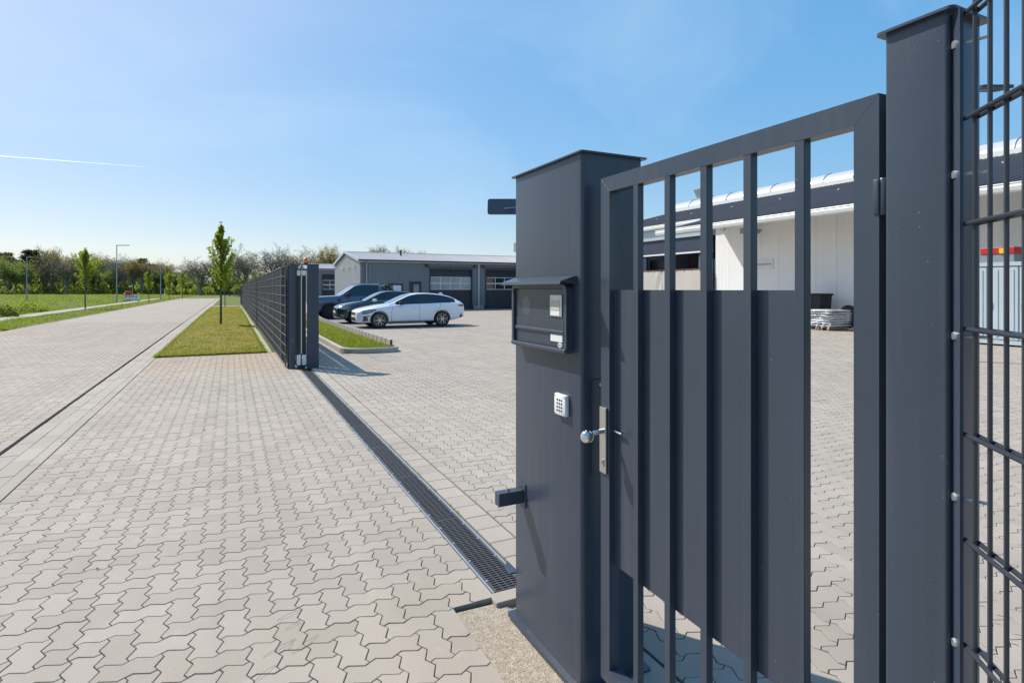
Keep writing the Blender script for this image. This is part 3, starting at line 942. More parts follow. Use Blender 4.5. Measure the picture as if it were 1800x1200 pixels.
MB().cbox(1.1735, 1.1765, 2.048, 2.120, 1.492, 1.534, 0.001).build('camera_window', M['tarp'], mb)
MB().cbox(1.1735, 1.1765, 2.048, 2.120, 1.470, 1.489, 0.001).build('bell_button', M['white_plastic'], mb)
MB().cbox(1.1800, 1.1855, 2.030, 2.125, 1.362, 1.392, 0.001).build('name_plate', M['white_plastic'], mb)
bd = MB(); bd.lathe([(0.0001,-0.0025),(0.013,-0.0025),(0.014,0.0)], (0,0,0), 'x', 24)
bd.v = [(1.1857+x, 2.053+y*1.25, 1.3495+z*0.75) for x, y, z in bd.v]
bdo = bd.build('maker_badge', M['white_plastic'], mb)
text_mesh('lettering', 'RENZ', 0.010, M['ink'], bdo, Vector((1.1828, 2.053, 1.3495))-Vector((1.24, 2.23, 1.31)), FACE_ROAD, 'CENTER', 0.0003)
for y, z in ((2.012,1.572),(2.448,1.572)):
    MB().lathe([(0.0001,-0.002),(0.003,-0.002),(0.003,0.0)], (1.186, y, z), 'x', 8).build('screw', M['galv'], mb)

mb.scale = (0.5, 1, 1); mb.location.y -= 0.046      # the tray is shallow
# keypad
kp = thing('keypad', 'small white door code keypad with dark keys below the mailbox', 'keypad', (1.24, 2.035, 1.10))
MB().cbox(1.219, 1.2395, 1.977, 2.066, 1.058, 1.146, 0.006).build('housing', M['white_plastic'], kp, smooth=True)
for r0 in range(4):
    for c in range(3):
        y, z = 2.0215+(1-c)*0.0165, 1.122-r0*0.0145
        MB().cbox(1.217, 1.2195, y-0.0040, y+0.0040, z-0.0034, z+0.0034, 0.0008).build('key', M['anthracite_dark'], kp)
for y, z in ((1.985,1.138),(2.058,1.066),(1.985,1.066),(2.058,1.138)):
    MB().lathe([(0.0001,-0.0015),(0.003,-0.0015),(0.003,0.0)], (1.219, y, z), 'x', 8).build('screw', M['galv'], kp)

# swing gate: local frame, y along the leaf from the hinge, -x to the road
GH = (1.260, 0.752)
gt = thing('swing_gate', 'anthracite barred pedestrian gate with a sheet steel infill and a ball knob', 'gate', (GH[0], GH[1], 0), -math.atan2(0.023, 1.068))
LEN = 1.0666; Z0, Z1 = 0.085, 2.005; D = 0.043; SW = 0.057
ORG[gt.name] = Vector((0,0,0))
def mitre_frame():
    # top rail, bottom rail and two stiles with mitred corners
    def piece(name, quad):
        bb = MB(); bb.prism(quad, 'x', 0.0, D); return bb.build(name, AN, gt)
    g0 = 0.0009
    # prism axis x takes (y, z)
    piece('top_rail', [(0+g0, Z1),(SW+g0, Z1-SW),(LEN-SW-g0, Z1-SW),(LEN-g0, Z1)][::-1])
    piece('bottom_rail', [(0+g0, Z0),(LEN-g0, Z0),(LEN-SW-g0, Z0+SW),(SW+g0, Z0+SW)])
    piece('stile', [(0, Z0+g0),(SW, Z0+SW+g0),(SW, Z1-SW-g0),(0, Z1-g0)])
    piece('stile', [(LEN, Z0+g0),(LEN, Z1-g0),(LEN-SW, Z1-SW-g0),(LEN-SW, Z0+SW+g0)])
    weld = MB()
    for (ya, za, yb, zb) in ((0.002,Z1-0.002,SW,Z1-SW),(LEN-0.002,Z1-0.002,LEN-SW,Z1-SW),(0.002,Z0+0.002,SW,Z0+SW),(LEN-0.002,Z0+0.002,LEN-SW,Z0+SW)):
        m_ = 9
        weld.tube([(0.0010+0.0003*math.sin(i*2.1), ya+(yb-ya)*i/m_, za+(zb-za)*i/m_) for i in range(m_+1)], 0.0014, 6)
    weld.build('weld_seam', AN, gt)
mitre_frame()
for s in (0.1835, 0.3459, 0.5101, 0.6725, 0.8377):
    MB().cbox(0.0008, 0.0258, s, s+0.027, Z0+SW-0.001, Z1-SW+0.001, 0.0015).build('bar', AN, gt)
MB().box(0.0262, 0.0285, 0.186, LEN-0.060, 0.535, 1.577).build('infill_sheet', AN, gt)
# lock: case, escutcheon, knob, cylinder, inner lever
es = MB().cbox(-0.010, -0.0005, LEN-0.046, LEN-0.004, 0.878, 1.130, 0.003).build('escutcheon', M['steel'], gt)
kn = MB(); kn.tube([(-0.008, LEN-0.032, 1.040),(-0.030, LEN-0.032, 1.040),(-0.050, LEN-0.022, 1.034)], 0.0095, 14)
kno = kn.build('knob_neck', M['steel'], gt, smooth=True)
MB().sphere((-0.073, LEN-0.016, 1.022), 0.026, 28).build('knob', M['chrome'], gt, smooth=True)
cy = MB(); cy.lathe([(0.0001,-0.006),(0.0075,-0.006),(0.0085,0.0)], (-0.0095, LEN-0.032, 0.926), 'x', 18)
cy.cbox(-0.0150, -0.0095, LEN-0.0360, LEN-0.028, 0.905, 0.924, 0.002)
cyo = cy.build('lock_cylinder', M['chrome'], es)
MB().box(-0.0168, -0.0158, LEN-0.033, LEN-0.031, 0.916, 0.9285).build('key_slot', M['hole'], cyo)
lv = MB(); lv.tube([(0.024,LEN-0.056,1.045),(0.014,LEN-0.075,1.045),(0.013,LEN-0.118,1.045)], 0.0052, 12)
lv.build('latch_lever', M['steel'], gt, smooth=True)
for z in (1.78, 0.40):
    hb = MB(); hb.lathe([(0.0001,-0.04),(0.011,-0.04),(0.0125,-0.037),(0.0125,0.037),(0.011,0.04),(0.0001,0.04)], (0.012, -0.004, z), 'z', 14)
    hb.cbox(-0.004, 0.02, -0.001, 0.012, z-0.038, z+0.038, 0.002)
    hb.build('hinge', AN, gt, smooth=True)

# hinge post with cap
hp = thing('hinge_post', 'square anthracite post with a flat cap between the pedestrian gate and the mesh fence', 'post', (1.30, 0.675, 0))
MB().rbox(1.245, 1.365, 0.612, 0.732, 0.0, 2.118, 0.008, 4).build('column', AN, hp, smooth=True)
MB().rbox(1.233, 1.377, 0.598, 0.746, 2.118, 2.1235, 0.012, 4).build('cap_plate', AN, hp)
MB().rbox(1.20, 1.41, 0.57, 0.775, -0.014, 0.0, 0.01, 3).build('base_plate', AN, hp)

# mesh fence running from the hinge post past the camera
DV = Vector((-math.sin(R(41.0)), -math.cos(R(41.0)), 0))     # along the fence
NV = Vector((-DV.y, DV.x, 0))                                # square to it
mf = thing('mesh_fence', 'anthracite double rod mesh fence panel clamped beside the hinge post', 'fence', (1.285, 0.575, 0))
F0 = Vector((1.268, 0.592, 0))
def fp(s, o=0.0, z=0.0): return F0 + DV*s + NV*o + Vector((0,0,z))
MB().obox(fp(0.002,-0.018,0.03), fp(0.002,-0.018,2.112), 0.006, 0.040, up=DV).build('clamp_bar', AN, mf)
zs = [2.10-0.2*k for k in range(11)]
for z in (2.068, 1.788, 1.487, 1.187, 0.887, 0.587, 0.287):
    pass
for z in (2.05, 1.80, 1.49, 1.18, 0.90, 0.60, 0.30):
    MB().tube([fp(0.002,-0.0245,z), fp(0.002,-0.021,z)], [0.007, 0.0085], 12).build('clamp_screw', M['galv'], mf)
    MB().tube([fp(0.002,-0.018,z), fp(0.03,0.025,z)], 0.003, 6).build('clamp_pin', M['galv'], mf)
for k in range(42):
    s = 0.030+0.05*k
    MB().tube([fp(s,0,0.055), fp(s,0,2.135)], 0.0042, 8).build('upright_rod', M['wire'], mf)
for k in range(11):
    z = 1.704+0.4-0.2*k
    for o in (-0.0085, 0.0085):
        MB().tube([fp(0.012,o,z), fp(2.1,o,z)], 0.0046, 8).build('cross_rod', M['wire'], mf)
# ================================================================== SLIDING GATE, PORTAL AND LONG FENCE
# gate portal the sliding gate runs through
gp = thing('gate_portal', 'tall anthracite guide portal with white covers at its foot beside the long fence', 'gate portal', (1.33, 12.1, 0))
MB().rbox(1.055, 1.155, 12.02, 12.14, 0.008, 2.06, 0.006, 2).build('portal_post', AN, gp)
MB().rbox(1.385, 1.600, 12.02, 12.14, 0.008, 2.06, 0.006, 2).build('portal_post', AN, gp)
MB().cbox(1.050, 1.605, 12.015, 12.15, 2.0605, 2.085, 0.003).build('top_plate', AN, gp)
MB().cbox(1.02, 1.66, 11.96, 12.22, -0.01, 0.008, 0.003).build('base_plate', AN, gp)
MB().cbox(1.156, 1.384, 12.05, 12.075, 1.955, 1.985, 0.002).build('cross_bar', AN, gp)
for x in (1.215, 1.325):
    MB().lathe([(0.0001,-0.05),(0.03,-0.05),(0.03,0.05),(0.0001,0.05)], (x, 12.06, 1.90), 'z', 14).build('guide_roller', M['white_plastic'], gp)
MB().tube([(1.27,12.04,0.30),(1.27,12.04,1.96)], 0.013, 8).build('guide_rod', M['galv'], gp)
MB().cbox(1.185, 1.255, 12.0, 12.12, 0.065, 0.265, 0.01).build('drive_cover', M['white_plastic'], gp)
MB().cbox(1.285, 1.355, 12.0, 12.12, 0.065, 0.265, 0.01).build('drive_cover', M['white_plastic'], gp)
MB().cbox(1.20, 1.34, 12.02, 12.10, 0.009, 0.064, 0.004).build('roller_block', M['black'], gp)
MB().lathe([(0.0001,-0.004),(0.012,-0.004),(0.012,0.0)], (1.49, 12.02, 0.22), 'y', 12).build('photo_cell', M['black'], gp)
for z in (0.56, 0.60):
    MB().lathe([(0.0001,-0.004),(0.007,-0.003),(0.007,0.0)], (1.105, 12.02, z), 'y', 8).build('screw', M['galv'], gp)
be = thing('warning_beacon', 'orange warning beacon on top of the gate portal', 'beacon', (1.36, 12.08, 2.085))
MB().lathe([(0.0001,0.0),(0.04,0.0),(0.04,0.022),(0.0001,0.022)], (1.36, 12.08, 2.085), 'z', 16).build('socket', M['black'], be)
MB().lathe([(0.043,0.022),(0.045,0.07),(0.040,0.105),(0.025,0.122),(0.0001,0.126)], (1.36, 12.08, 2.085), 'z', 18).build('lens', M['orange'], be, smooth=True)

# sliding gate leaf, drawn back behind the fence
sg = thing('sliding_gate', 'dark barred sliding gate drawn back behind the fence and the portal', 'gate', (1.27, 17, 0))
MB().cbox(1.225, 1.315, 12.3, 21.3, 0.10, 0.24, 0.004).build('bottom_beam', AN, sg)
MB().cbox(1.18, 1.365, 12.3, 21.3, 1.80, 1.88, 0.004).build('top_rail', AN, sg)
for xx in (1.165, 1.225, 1.335):
    MB().cbox(xx, xx+0.045, 12.25, 12.298, 0.241, 1.88, 0.004).build('end_post', AN, sg)
MB().cbox(1.24, 1.30, 21.302, 21.35, 0.10, 1.88, 0.004).build('end_post', AN, sg)
for k in range(60):
    y = 12.42+0.148*k
    MB().box(1.185, 1.215, y, y+0.03, 0.241, 1.799).build('bar', AN, sg); MB().box(1.33, 1.36, y+0.07, y+0.10, 0.241, 1.799).build('bar', AN, sg)

# long fence with privacy strips
lf = thing('privacy_fence', 'long dark fence of rod mesh filled with black privacy strips beside the lawn strip', 'fence', (1.0, 36, 0))
FX = 1.0
posts = [12.20] + [13.30 + 2.52*k for k in range(20)]
rod_me = {}
for n_, y in enumerate(posts):
    MB().cbox(FX+0.022, FX+0.082, y-0.02, y+0.02, 0.0, 2.06, 0.002).build('post', AN, lf)
    MB().box(FX-0.022, FX-0.017, y-0.018, y+0.018, 0.03, 2.05).build('clamp_bar', M['wire_sunlit'], lf)
for n_ in range(len(posts)-1):
    y0, y1 = posts[n_], posts[n_+1]
    for k in range(11):
        z = 0.05 + 0.2*k
        b = MB()
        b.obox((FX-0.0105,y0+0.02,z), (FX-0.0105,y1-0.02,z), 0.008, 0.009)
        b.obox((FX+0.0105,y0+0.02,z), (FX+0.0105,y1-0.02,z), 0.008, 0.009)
        b.build('cross_rod', M['wire_sunlit'], lf)
    if n_ == 0:
        for k in range(21):
            y = y0+0.03+0.05*k
            MB().obox((FX,y,0.03), (FX,y,2.08), 0.007, 0.007).build('upright_rod', M['wire'], lf)
    else:
        for k in range(10):
            z = 0.057+0.2*k
            b = MB()
            # strip woven through the mesh: gentle waves along its length
            m_ = 10
            for i in range(m_+1):
                y = y0+0.022+(y1-y0-0.044)*i/m_
                x = FX + (0.003 if i % 2 else -0.003)
                b.v += [(x,y,z),(x,y,z+0.186)]
            for i in range(m_):
                a = 2*i; b.f.append((a,a+2,a+3,a+1)); b.m.append(0)
            b.build('privacy_strip', M['anthracite_dark'], lf)
# end of the run: plain gate-like last post and lower mesh beyond
ef = thing('garden_fence', 'short dark mesh fence continuing beyond the end of the long privacy fence', 'fence', (0.6, 64, 0))
for k in range(4):
    y = 61.9+2.5*k
    MB().box(0.98, 1.03, y-0.02, y+0.02, 0, 1.85).build('post', AN, ef)
b = MB()
for k in range(10): b.obox((1.0,61.9,0.05+0.2*k*0.95),(1.0,69.4,0.05+0.2*k*0.95),0.01,0.01)
for k in range(75): b.obox((1.0,61.9+0.1*k,0.05),(1.0,61.9+0.1*k,1.8),0.008,0.008)
o = b.build('mesh', M['wire'], ef); o['kind'] = 'stuff'
# ================================================================== HALLS
def ribbed_panel(w, h, depth_=0.03, ribs=4):
    """upright trapezoid sheet, local x along, y out (negative), z up"""
    pts = [(0, 0)]
    p = w/ribs
    for k in range(ribs):
        x = k*p
        pts += [(x+p*0.55, 0), (x+p*0.63, -depth_), (x+p*0.92, -depth_), (x+p, 0)]
    b = MB()
    n = len(pts)
    b.v = [(x, y, 0) for x, y in pts] + [(x, y, h) for x, y in pts]
    for i in range(n-1):
        b.f.append((i, i+1, n+i+1, n+i)); b.m.append(0)
    return b
_pm = {}
def wall_panels(owner, o0, ox, length, z0, z1, m, step=1.0, depth_=0.03, ribs=4, name='wall_panel'):
    """row of cladding panels from o0 along unit vector ox"""
    ang = math.atan2(ox[1], ox[0])
    n = max(1, round(length/step)); w = length/n
    key = (round(w, 4), round(z1-z0, 4), m.name, depth_, ribs)
    if key not in _pm: _pm[key] = ribbed_panel(w-0.004, z1-z0, depth_, ribs).mesh('wall_panel', m)
    off = ORG.get(owner.name, Vector((0,0,0)))
    for k in range(n):
        link_mesh(name, _pm[key], owner, (o0[0]+ox[0]*w*k-off.x, o0[1]+ox[1]*w*k-off.y, z0-off.z), (0, 0, ang))

def sectional_door(owner, x0, x1, y, z0, z1, rows, win_row, cols, pane_m, back=0.14):
    """overhead door in a wall facing -y"""
    dr = MB(); dr.box(x0, x1, y+back+0.05, y+back+0.06, z0, z1)
    d = dr.build('overhead_door', M['door_dark'], owner)
    f = MB()
    f.box(x0-0.09, x0-0.001, y-0.035, y+back, z0, z1+0.09); f.box(x1+0.001, x1+0.09, y-0.035, y+back, z0, z1+0.09); f.box(x0, x1, y-0.035, y+back, z1+0.001, z1+0.09)
    f.build('door_frame', M['door_dark'], d)
    h = (z1-z0)/rows
    for r0 in range(rows):
        za, zb = z0+r0*h, z0+(r0+1)*h
        if r0 in win_row:
            w = (x1-x0)/cols
            wf = MB()
            wf.box(x0+0.02, x1-0.02, y+back-0.012, y+back+0.02, za+0.005, za+0.055); wf.box(x0+0.02, x1-0.02, y+back-0.012, y+back+0.02, zb-0.055, zb-0.005)
            for c in range(cols+1):
                xx = x0+0.02+(x1-x0-0.04)*c/cols
                wf.box(xx-0.028, xx+0.028, y+back-0.011, y+back+0.02, za+0.056, zb-0.056)
            wf.build('window_frame', M['white_plastic'], d)
            for c in range(cols):
                xx0 = x0+0.02+(x1-x0-0.04)*c/cols+0.029; xx1 = x0+0.02+(x1-x0-0.04)*(c+1)/cols-0.029
                MB().box(xx0, xx1, y+back+0.002, y+back+0.012, za+0.057, zb-0.057).build('pane', pane_m, d)
        else:
            p = MB(); s = (zb-za)/2
            for q in range(2):
                p.cbox(x0+0.004, x1-0.004, y+back, y+back+0.04, za+q*s+0.006, za+(q+1)*s-0.006, 0.006)
            p.build('door_section', M['door_dark'], d)
    return d

def roof_sheets(owner, x0, x1, ya, za, yb, zb, m, step=1.0, name='roof_panel'):
    """trapezoid roof sheets running from (ya, za) up to (yb, zb), along x"""
    n = round((x1-x0)/step); w = (x1-x0)/n
    pts = []
    for k in range(4):
        p = w/4; x = k*p
        pts += [(x, 0), (x+p*0.6, 0), (x+p*0.68, 0.035), (x+p*0.92, 0.035)]
    pts.append((w, 0))
    b = MB(); c = len(pts)
    b.v = [(x, 0, z) for x, z in pts] + [(x, yb-ya, z+zb-za) for x, z in pts]
    for i in range(c-1): b.f.append((i, i+1, c+i+1, c+i)); b.m.append(0)
    me = b.mesh(name, m)
    off = ORG[owner.name]
    for k in range(n):
        link_mesh(name, me, owner, (x0+w*k-off.x, ya-off.y, za-off.z))

def gable_hall(t, X0, X1, Y0, Y1, ze, zr, doors, front_top=None):
    """doors: list of (x0, x1, z1) openings in the -y wall"""
    ym = (Y0+Y1)/2
    core = MB()
    core.prism([(Y0+0.25,0.0),(Y1-0.05,0.0),(Y1-0.05,ze-0.05),(ym,zr-0.06),(Y0+0.25,ze-0.05)], 'x', X0+0.05, X1-0.05)
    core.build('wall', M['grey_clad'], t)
    # plinth
    x = X0
    pl = MB(); pl.box(X0-0.01, X0+0.03, Y0+0.0, Y1, -0.02, 0.28)
    segs = []; 
    for a, b_, z in doors:
        if z > 0 and a > x: segs.append((x, a))
        x = b_
    segs.append((x, X1))
    for a, b_ in segs: pl.box(a+0.1, b_-0.1, Y0-0.02, Y0+0.04, -0.02, 0.28)
    pl.build('plinth', M['concrete'], t)
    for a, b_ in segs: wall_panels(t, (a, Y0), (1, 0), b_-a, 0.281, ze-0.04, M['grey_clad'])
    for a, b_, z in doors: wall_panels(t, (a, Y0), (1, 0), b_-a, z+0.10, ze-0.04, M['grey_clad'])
    # gable wall: pieces stepping up to the ridge
    nst = 11
    for k in range(nst):
        y1 = Y1 - (Y1-Y0)*k/nst; y0 = Y1-(Y1-Y0)*(k+1)/nst
        zt = min(ze+(zr-ze)*(1-abs(yy-ym)/(ym-Y0)) for yy in (y0, y1))
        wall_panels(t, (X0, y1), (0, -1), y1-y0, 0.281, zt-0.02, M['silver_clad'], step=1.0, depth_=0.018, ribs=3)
    roof_sheets(t, X0-0.12, X1, Y0-0.22, ze-0.02, ym, zr, M['silver_roof'])
    b = MB(); b.add([(X0-0.12,ym,zr),(X1,ym,zr),(X1,Y1+0.2,ze-0.02),(X0-0.12,Y1+0.2,ze-0.02)], [(0,1,2,3)]); b.build('roof_slope', M['silver_roof'], t)
    b = MB(); b.prism([(ym-0.15,zr+0.0),(ym,zr+0.07),(ym+0.15,zr+0.0)], 'x', X0-0.12, X1); b.build('ridge_cap', M['silver_roof'], t)
    # eaves gutter, verge trim, downpipes
    b = MB(); b.prism([(Y0-0.36,ze-0.09),(Y0-0.22,ze-0.11),(Y0-0.22,ze-0.01),(Y0-0.37,ze+0.0)], 'x', X0-0.12, X1); b.build('eaves_gutter', M['door_dark'], t)
    b = MB(); b.box(X0-0.02, X1, Y0-0.20, Y0-0.04, ze-0.17, ze-0.06); b.build('soffit', M['gutter_white'], t)
    v = MB()
    for (ya, za, yb, zb) in ((Y0-0.24,ze-0.05,ym,zr+0.02),(Y1+0.24,ze-0.05,ym,zr+0.02)):
        v.obox((X0-0.15,ya,za),(X0-0.15,yb,zb),0.07,0.20)
    v.build('verge_trim', M['trim_blue'], t)
    MB().obox((X0+0.05,Y0-0.045,0.0),(X0+0.05,Y0-0.045,ze-0.15),0.30,0.05,up=(1,0,0)).build('corner_trim', M['grey_clad'], t)
    MB().tube([(X0+0.42,Y0-0.10,0.05),(X0+0.42,Y0-0.10,ze-0.3),(X0+0.42,Y0-0.26,ze-0.1)], 0.05, 8).build('downpipe', M['galv'], t)

HY = 41.7
ha = thing('workshop_hall', 'long grey ribbed metal workshop hall with overhead doors behind the parked cars', 'hall', (24, 47, 0))
dd = [(10.55, 11.45, -1), (12.05, 12.95, 2.05), (13.6, 17.15, 3.05), (18.25, 21.8, 3.05), (23.2, 26.75, 3.05), (28.1, 31.65, 3.05)]
doors = [d for d in dd if d[2] > 0]
gable_hall(ha, 8.4, 40.4, HY, 52.8, 3.72, 4.57, doors)
for k, (a, b_, z) in enumerate(dd):
    if z > 3: sectional_door(ha, a+0.09, b_-0.09, HY, 0.02, z-0.02, 6, (3, 4), 4, M['pane_light'] if k == 2 else M['glass'])
    if z > 3:
        q = MB(); q.box(a-0.25, b_+0.2, HY-0.12, HY-0.035, z+0.17, z+0.22); q.build('door_lintel', M['door_dark'], ha)
# window
w = MB(); w.box(10.45, 10.58, HY-0.07, HY-0.032, 0.95, 2.0); w.box(11.42, 11.55, HY-0.07, HY-0.032, 0.95, 2.0); w.box(10.581, 11.419, HY-0.07, HY-0.032, 0.95, 1.07); w.box(10.581, 11.419, HY-0.07, HY-0.032, 1.88, 2.0)
wo = w.build('window', M['door_dark'], ha)
MB().box(10.581, 11.419, HY-0.045, HY-0.036, 1.071, 1.879).build('pane', M['glass'], wo)
MB().box(10.80, 11.40, HY-0.055, HY-0.046, 1.11, 1.85).build('blind', M['offwhite'], wo)
w = MB(); w.box(12.05, 12.17, HY-0.06, HY+0.2, 0, 2.08); w.box(12.83, 12.95, HY-0.06, HY+0.2, 0, 2.08); w.box(12.171, 12.829, HY-0.06, HY+0.2, 1.95, 2.08); w.box(12.171, 12.38, HY+0.03, HY+0.1, 0, 1.949); w.box(12.381, 12.829, HY+0.03, HY+0.1, 0, 0.9)
do = w.build('door', M['door_dark'], ha)
MB().box(12.381, 12.829, HY+0.05, HY+0.06, 0.901, 1.949).build('pane', M['pane_light'], do)
MB().tube([(12.45,HY-0.0,1.05),(12.60,HY-0.0,1.05)], 0.015, 6).build('handle', M['galv'], do)
# wall lamps: on the gable and over the doors
for y in (43.5, 45.7, 48.3):
    b = MB(); b.cbox(8.20, 8.36, y-0.12, y+0.12, 3.25, 3.33, 0.01); b.box(8.33, 8.39, y-0.03, y+0.03, 3.15, 3.24); b.build('wall_lamp', M['white_plastic'], ha)
for x in (13.35, 17.3, 18.0, 21.95):
    b = MB(); b.cbox(x-0.1, x+0.1, HY-0.22, HY-0.06, 3.33, 3.44, 0.01); b.box(x-0.02, x+0.02, HY-0.06, HY+0.0, 3.36, 3.41); b.build('flood_lamp', M['black'], ha)
for x in (17.65, 22.5, 27.5):
    MB().tube([(x,HY-0.11,0.05),(x,HY-0.11,3.45),(x,HY-0.26,3.62)], 0.05, 8).build('downpipe', M['gutter_white'], ha)
vp_ = MB(); vp_.tube([(12.4,45.4,4.25),(12.4,45.4,4.72)], 0.07, 8); vp_.lathe([(0.14,0),(0.0001,0.08)], (12.4,45.4,4.70), 'z', 10); vp_.build('roof_vent', M['black'], ha)

hc = thing('rear_hall', 'smaller grey metal hall seen between the gate portal and the workshop hall', 'hall', (14, 66, 0))
d2 = [(8.6, 11.0, 3.05), (12.6, 15.6, 3.05)]
gable_hall(hc, 7.2, 20.0, 62.4, 70.4, 3.72, 4.35, d2)
for a, b_, z in d2: sectional_door(hc, a+0.09, b_-0.09, 62.4, 0.02, z-0.02, 6, (3, 4), 3, M['glass'])
# light mesh fence in front of the workshop hall
yf = thing('yard_fence', 'see-through wire fence on slim posts in front of the workshop hall doors', 'fence', (20, 40, 0))
b_ = MB()
for k in range(10):
    x = 13.0+2.4*k
    MB().box(x-0.02, x+0.02, 39.6, 39.64, 0, 1.25).build('post', M['wire'], yf)
for k in range(7): b_.obox((13.0,39.6,0.08+0.185*k),(34.6,39.6,0.08+0.185*k),0.006,0.006)
for k in range(216): b_.obox((13.0+0.1*k,39.605,0.05),(13.0+0.1*k,39.605,1.2),0.004,0.004)
o = b_.build('mesh', M['wire'], yf); o['kind'] = 'stuff'

# ---------------------------------------------------------------- white warehouse on the right
WX, GX, RX = 24.0, 20.0, 34.2
wh = thing('warehouse', 'white panelled warehouse with dark ribbed roof, barrel skylight and deep canopy', 'warehouse', (30, 22, 0))
slope = (7.95-5.5)/(33.6-24.0)
def roof_z(x): return 5.5+(x-24.0)*slope
Yn, Yc, Yf_ = -14.0, 23.15, 38.0      # near end, canopy end, far end
# wall panels facing the yard: insulated panels 1.0 m wide with micro ribs
off = ORG[wh.name]
pm = MB()
pts = [(0,0)]
for k in range(10):
    x = 0.1*k; pts += [(x+0.045,0),(x+0.05,-0.006),(x+0.095,-0.006),(x+0.1,0)]
pts[-1] = (0.992, 0)
pm.v = [(x,y,0) for x,y in pts]+[(x,y,4.95) for x,y in pts]
for i in range(len(pts)-1): pm.f.append((i,i+1,len(pts)+i+1,len(pts)+i)); pm.m.append(0)
pme = pm.mesh('wall_panel', M['offwhite'])
k = 0
while Yc - k > Yn:
    link_mesh('wall_panel', pme, wh, (WX-off.x, Yc-k-off.y, 0.25), (0, 0, R(-90))); k += 1
core = MB()
core.box(WX+0.03, 44, Yn, Yc-0.005, 0.0, 5.25)
core.build('core_wall', M['offwhite'], wh)
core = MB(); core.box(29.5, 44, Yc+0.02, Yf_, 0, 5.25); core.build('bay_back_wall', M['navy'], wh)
MB().box(WX-0.03, WX+0.04, Yn, Yc, -0.02, 0.249).build('plinth', M['concrete'], wh)
# return wall at the end of the canopy part, facing the loading bay
MB().box(WX+0.03, 29.48, Yc-0.003, Yc+0.02, 0, 5.3).build('return_wall', M['offwhite'], wh)
# main roof ribbed sheets, from the gutter up to the skylight
def slope_sheets(name, y0, y1, xa, xb, m):
    n = round((y1-y0)/1.0); w_ = (y1-y0)/n
    pts = []
    for k in range(3):
        p = w_/3; y = k*p
        pts += [(y,0),(y+p*0.36,0),(y+p*0.40,0.058),(y+p*0.52,0.088),(y+p*0.74,0.088),(y+p*0.90,0)]
    pts.append((w_,0)); c = len(pts)
    b = MB()
    b.v = [(0,y,z) for y,z in pts]+[(xb-xa,y,z+roof_z(xb)-roof_z(xa)) for y,z in pts]
    for i in range(c-1): b.f.append((i,c+i,c+i+1,i+1)); b.m.append(0)
    me = b.mesh(name, m)
    for k in range(n): link_mesh(name, me, wh, (xa-off.x, y0+w_*k-off.y, roof_z(xa)-off.z))
slope_sheets('roof_panel', Yc, Yf_, 23.75, RX, M['dark_roof'])
slope_sheets('roof_panel', Yn, Yc-0.02, GX-0.05, RX, M['dark_roof'])
# underside of the canopy, rafters
b = MB(); b.add([(GX,Yn,roof_z(GX)-0.06),(GX,Yc-0.02,roof_z(GX)-0.06),(WX+0.02,Yc-0.02,roof_z(WX)-0.06),(WX+0.02,Yn,roof_z(WX)-0.06)], [(0,1,2,3)])
b.build('canopy_soffit', M['offwhite'], wh)
for k in range(8):
    y = Yc-0.55-5.0*k
    b = MB(); b.prism([(GX+0.1,roof_z(GX+0.1)-0.065),(GX+0.1,roof_z(GX+0.1)-0.19),(WX-0.01,roof_z(WX)-0.42),(WX-0.01,roof_z(WX)-0.065)], 'y', y-0.08, y+0.08)
    b.box(WX-0.12, WX-0.012, y-0.14, y+0.14, roof_z(WX)-0.75, roof_z(WX)-0.43)
    b.build('canopy_bracket', M['galv'], wh)
fl_ = MB(); fl_.prism([(22.9,4.35),(23.6,4.35),(23.8,4.55),(22.9,4.62)], 'y', 19.9, 20.5); fl_.build('flood_lamp', M['lamp_grey'], wh)
# gutters
def gutter(y0, y1, x, z):
    b = MB(); pts = [(x+0.09,z+0.13),(x-0.09,z+0.13),(x-0.12,z+0.02),(x-0.09,z-0.09),(x,z-0.13),(x+0.09,z-0.09)]
    b.prism(pts, 'y', y0, y1)
    b.tube([(x-0.10,y0,z+0.12),(x-0.10,y1,z+0.12)], 0.022, 6)
    b.build('gutter', M['gutter_white'], wh)
gutter(Yn, Yc+0.05, GX-0.10, roof_z(GX)-0.02)
gutter(Yc+0.1, Yf_, 23.7, roof_z(23.7)-0.05)
MB().obox((GX-0.05,Yc,roof_z(GX)+0.05),(23.7,Yc,roof_z(23.7)+0.05),0.10,0.10).build('verge_trim', M['trim_blue'], wh)
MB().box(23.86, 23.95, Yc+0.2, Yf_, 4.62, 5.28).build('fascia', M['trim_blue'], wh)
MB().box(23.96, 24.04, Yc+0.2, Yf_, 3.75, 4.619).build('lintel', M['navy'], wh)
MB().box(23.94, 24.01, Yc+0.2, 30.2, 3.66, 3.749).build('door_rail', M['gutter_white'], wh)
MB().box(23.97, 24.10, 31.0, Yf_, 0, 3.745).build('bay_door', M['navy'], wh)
MB().box(24.0, 24.2, 29.0, 31.0, 0, 3.6).build('bay_post', M['navy'], wh)
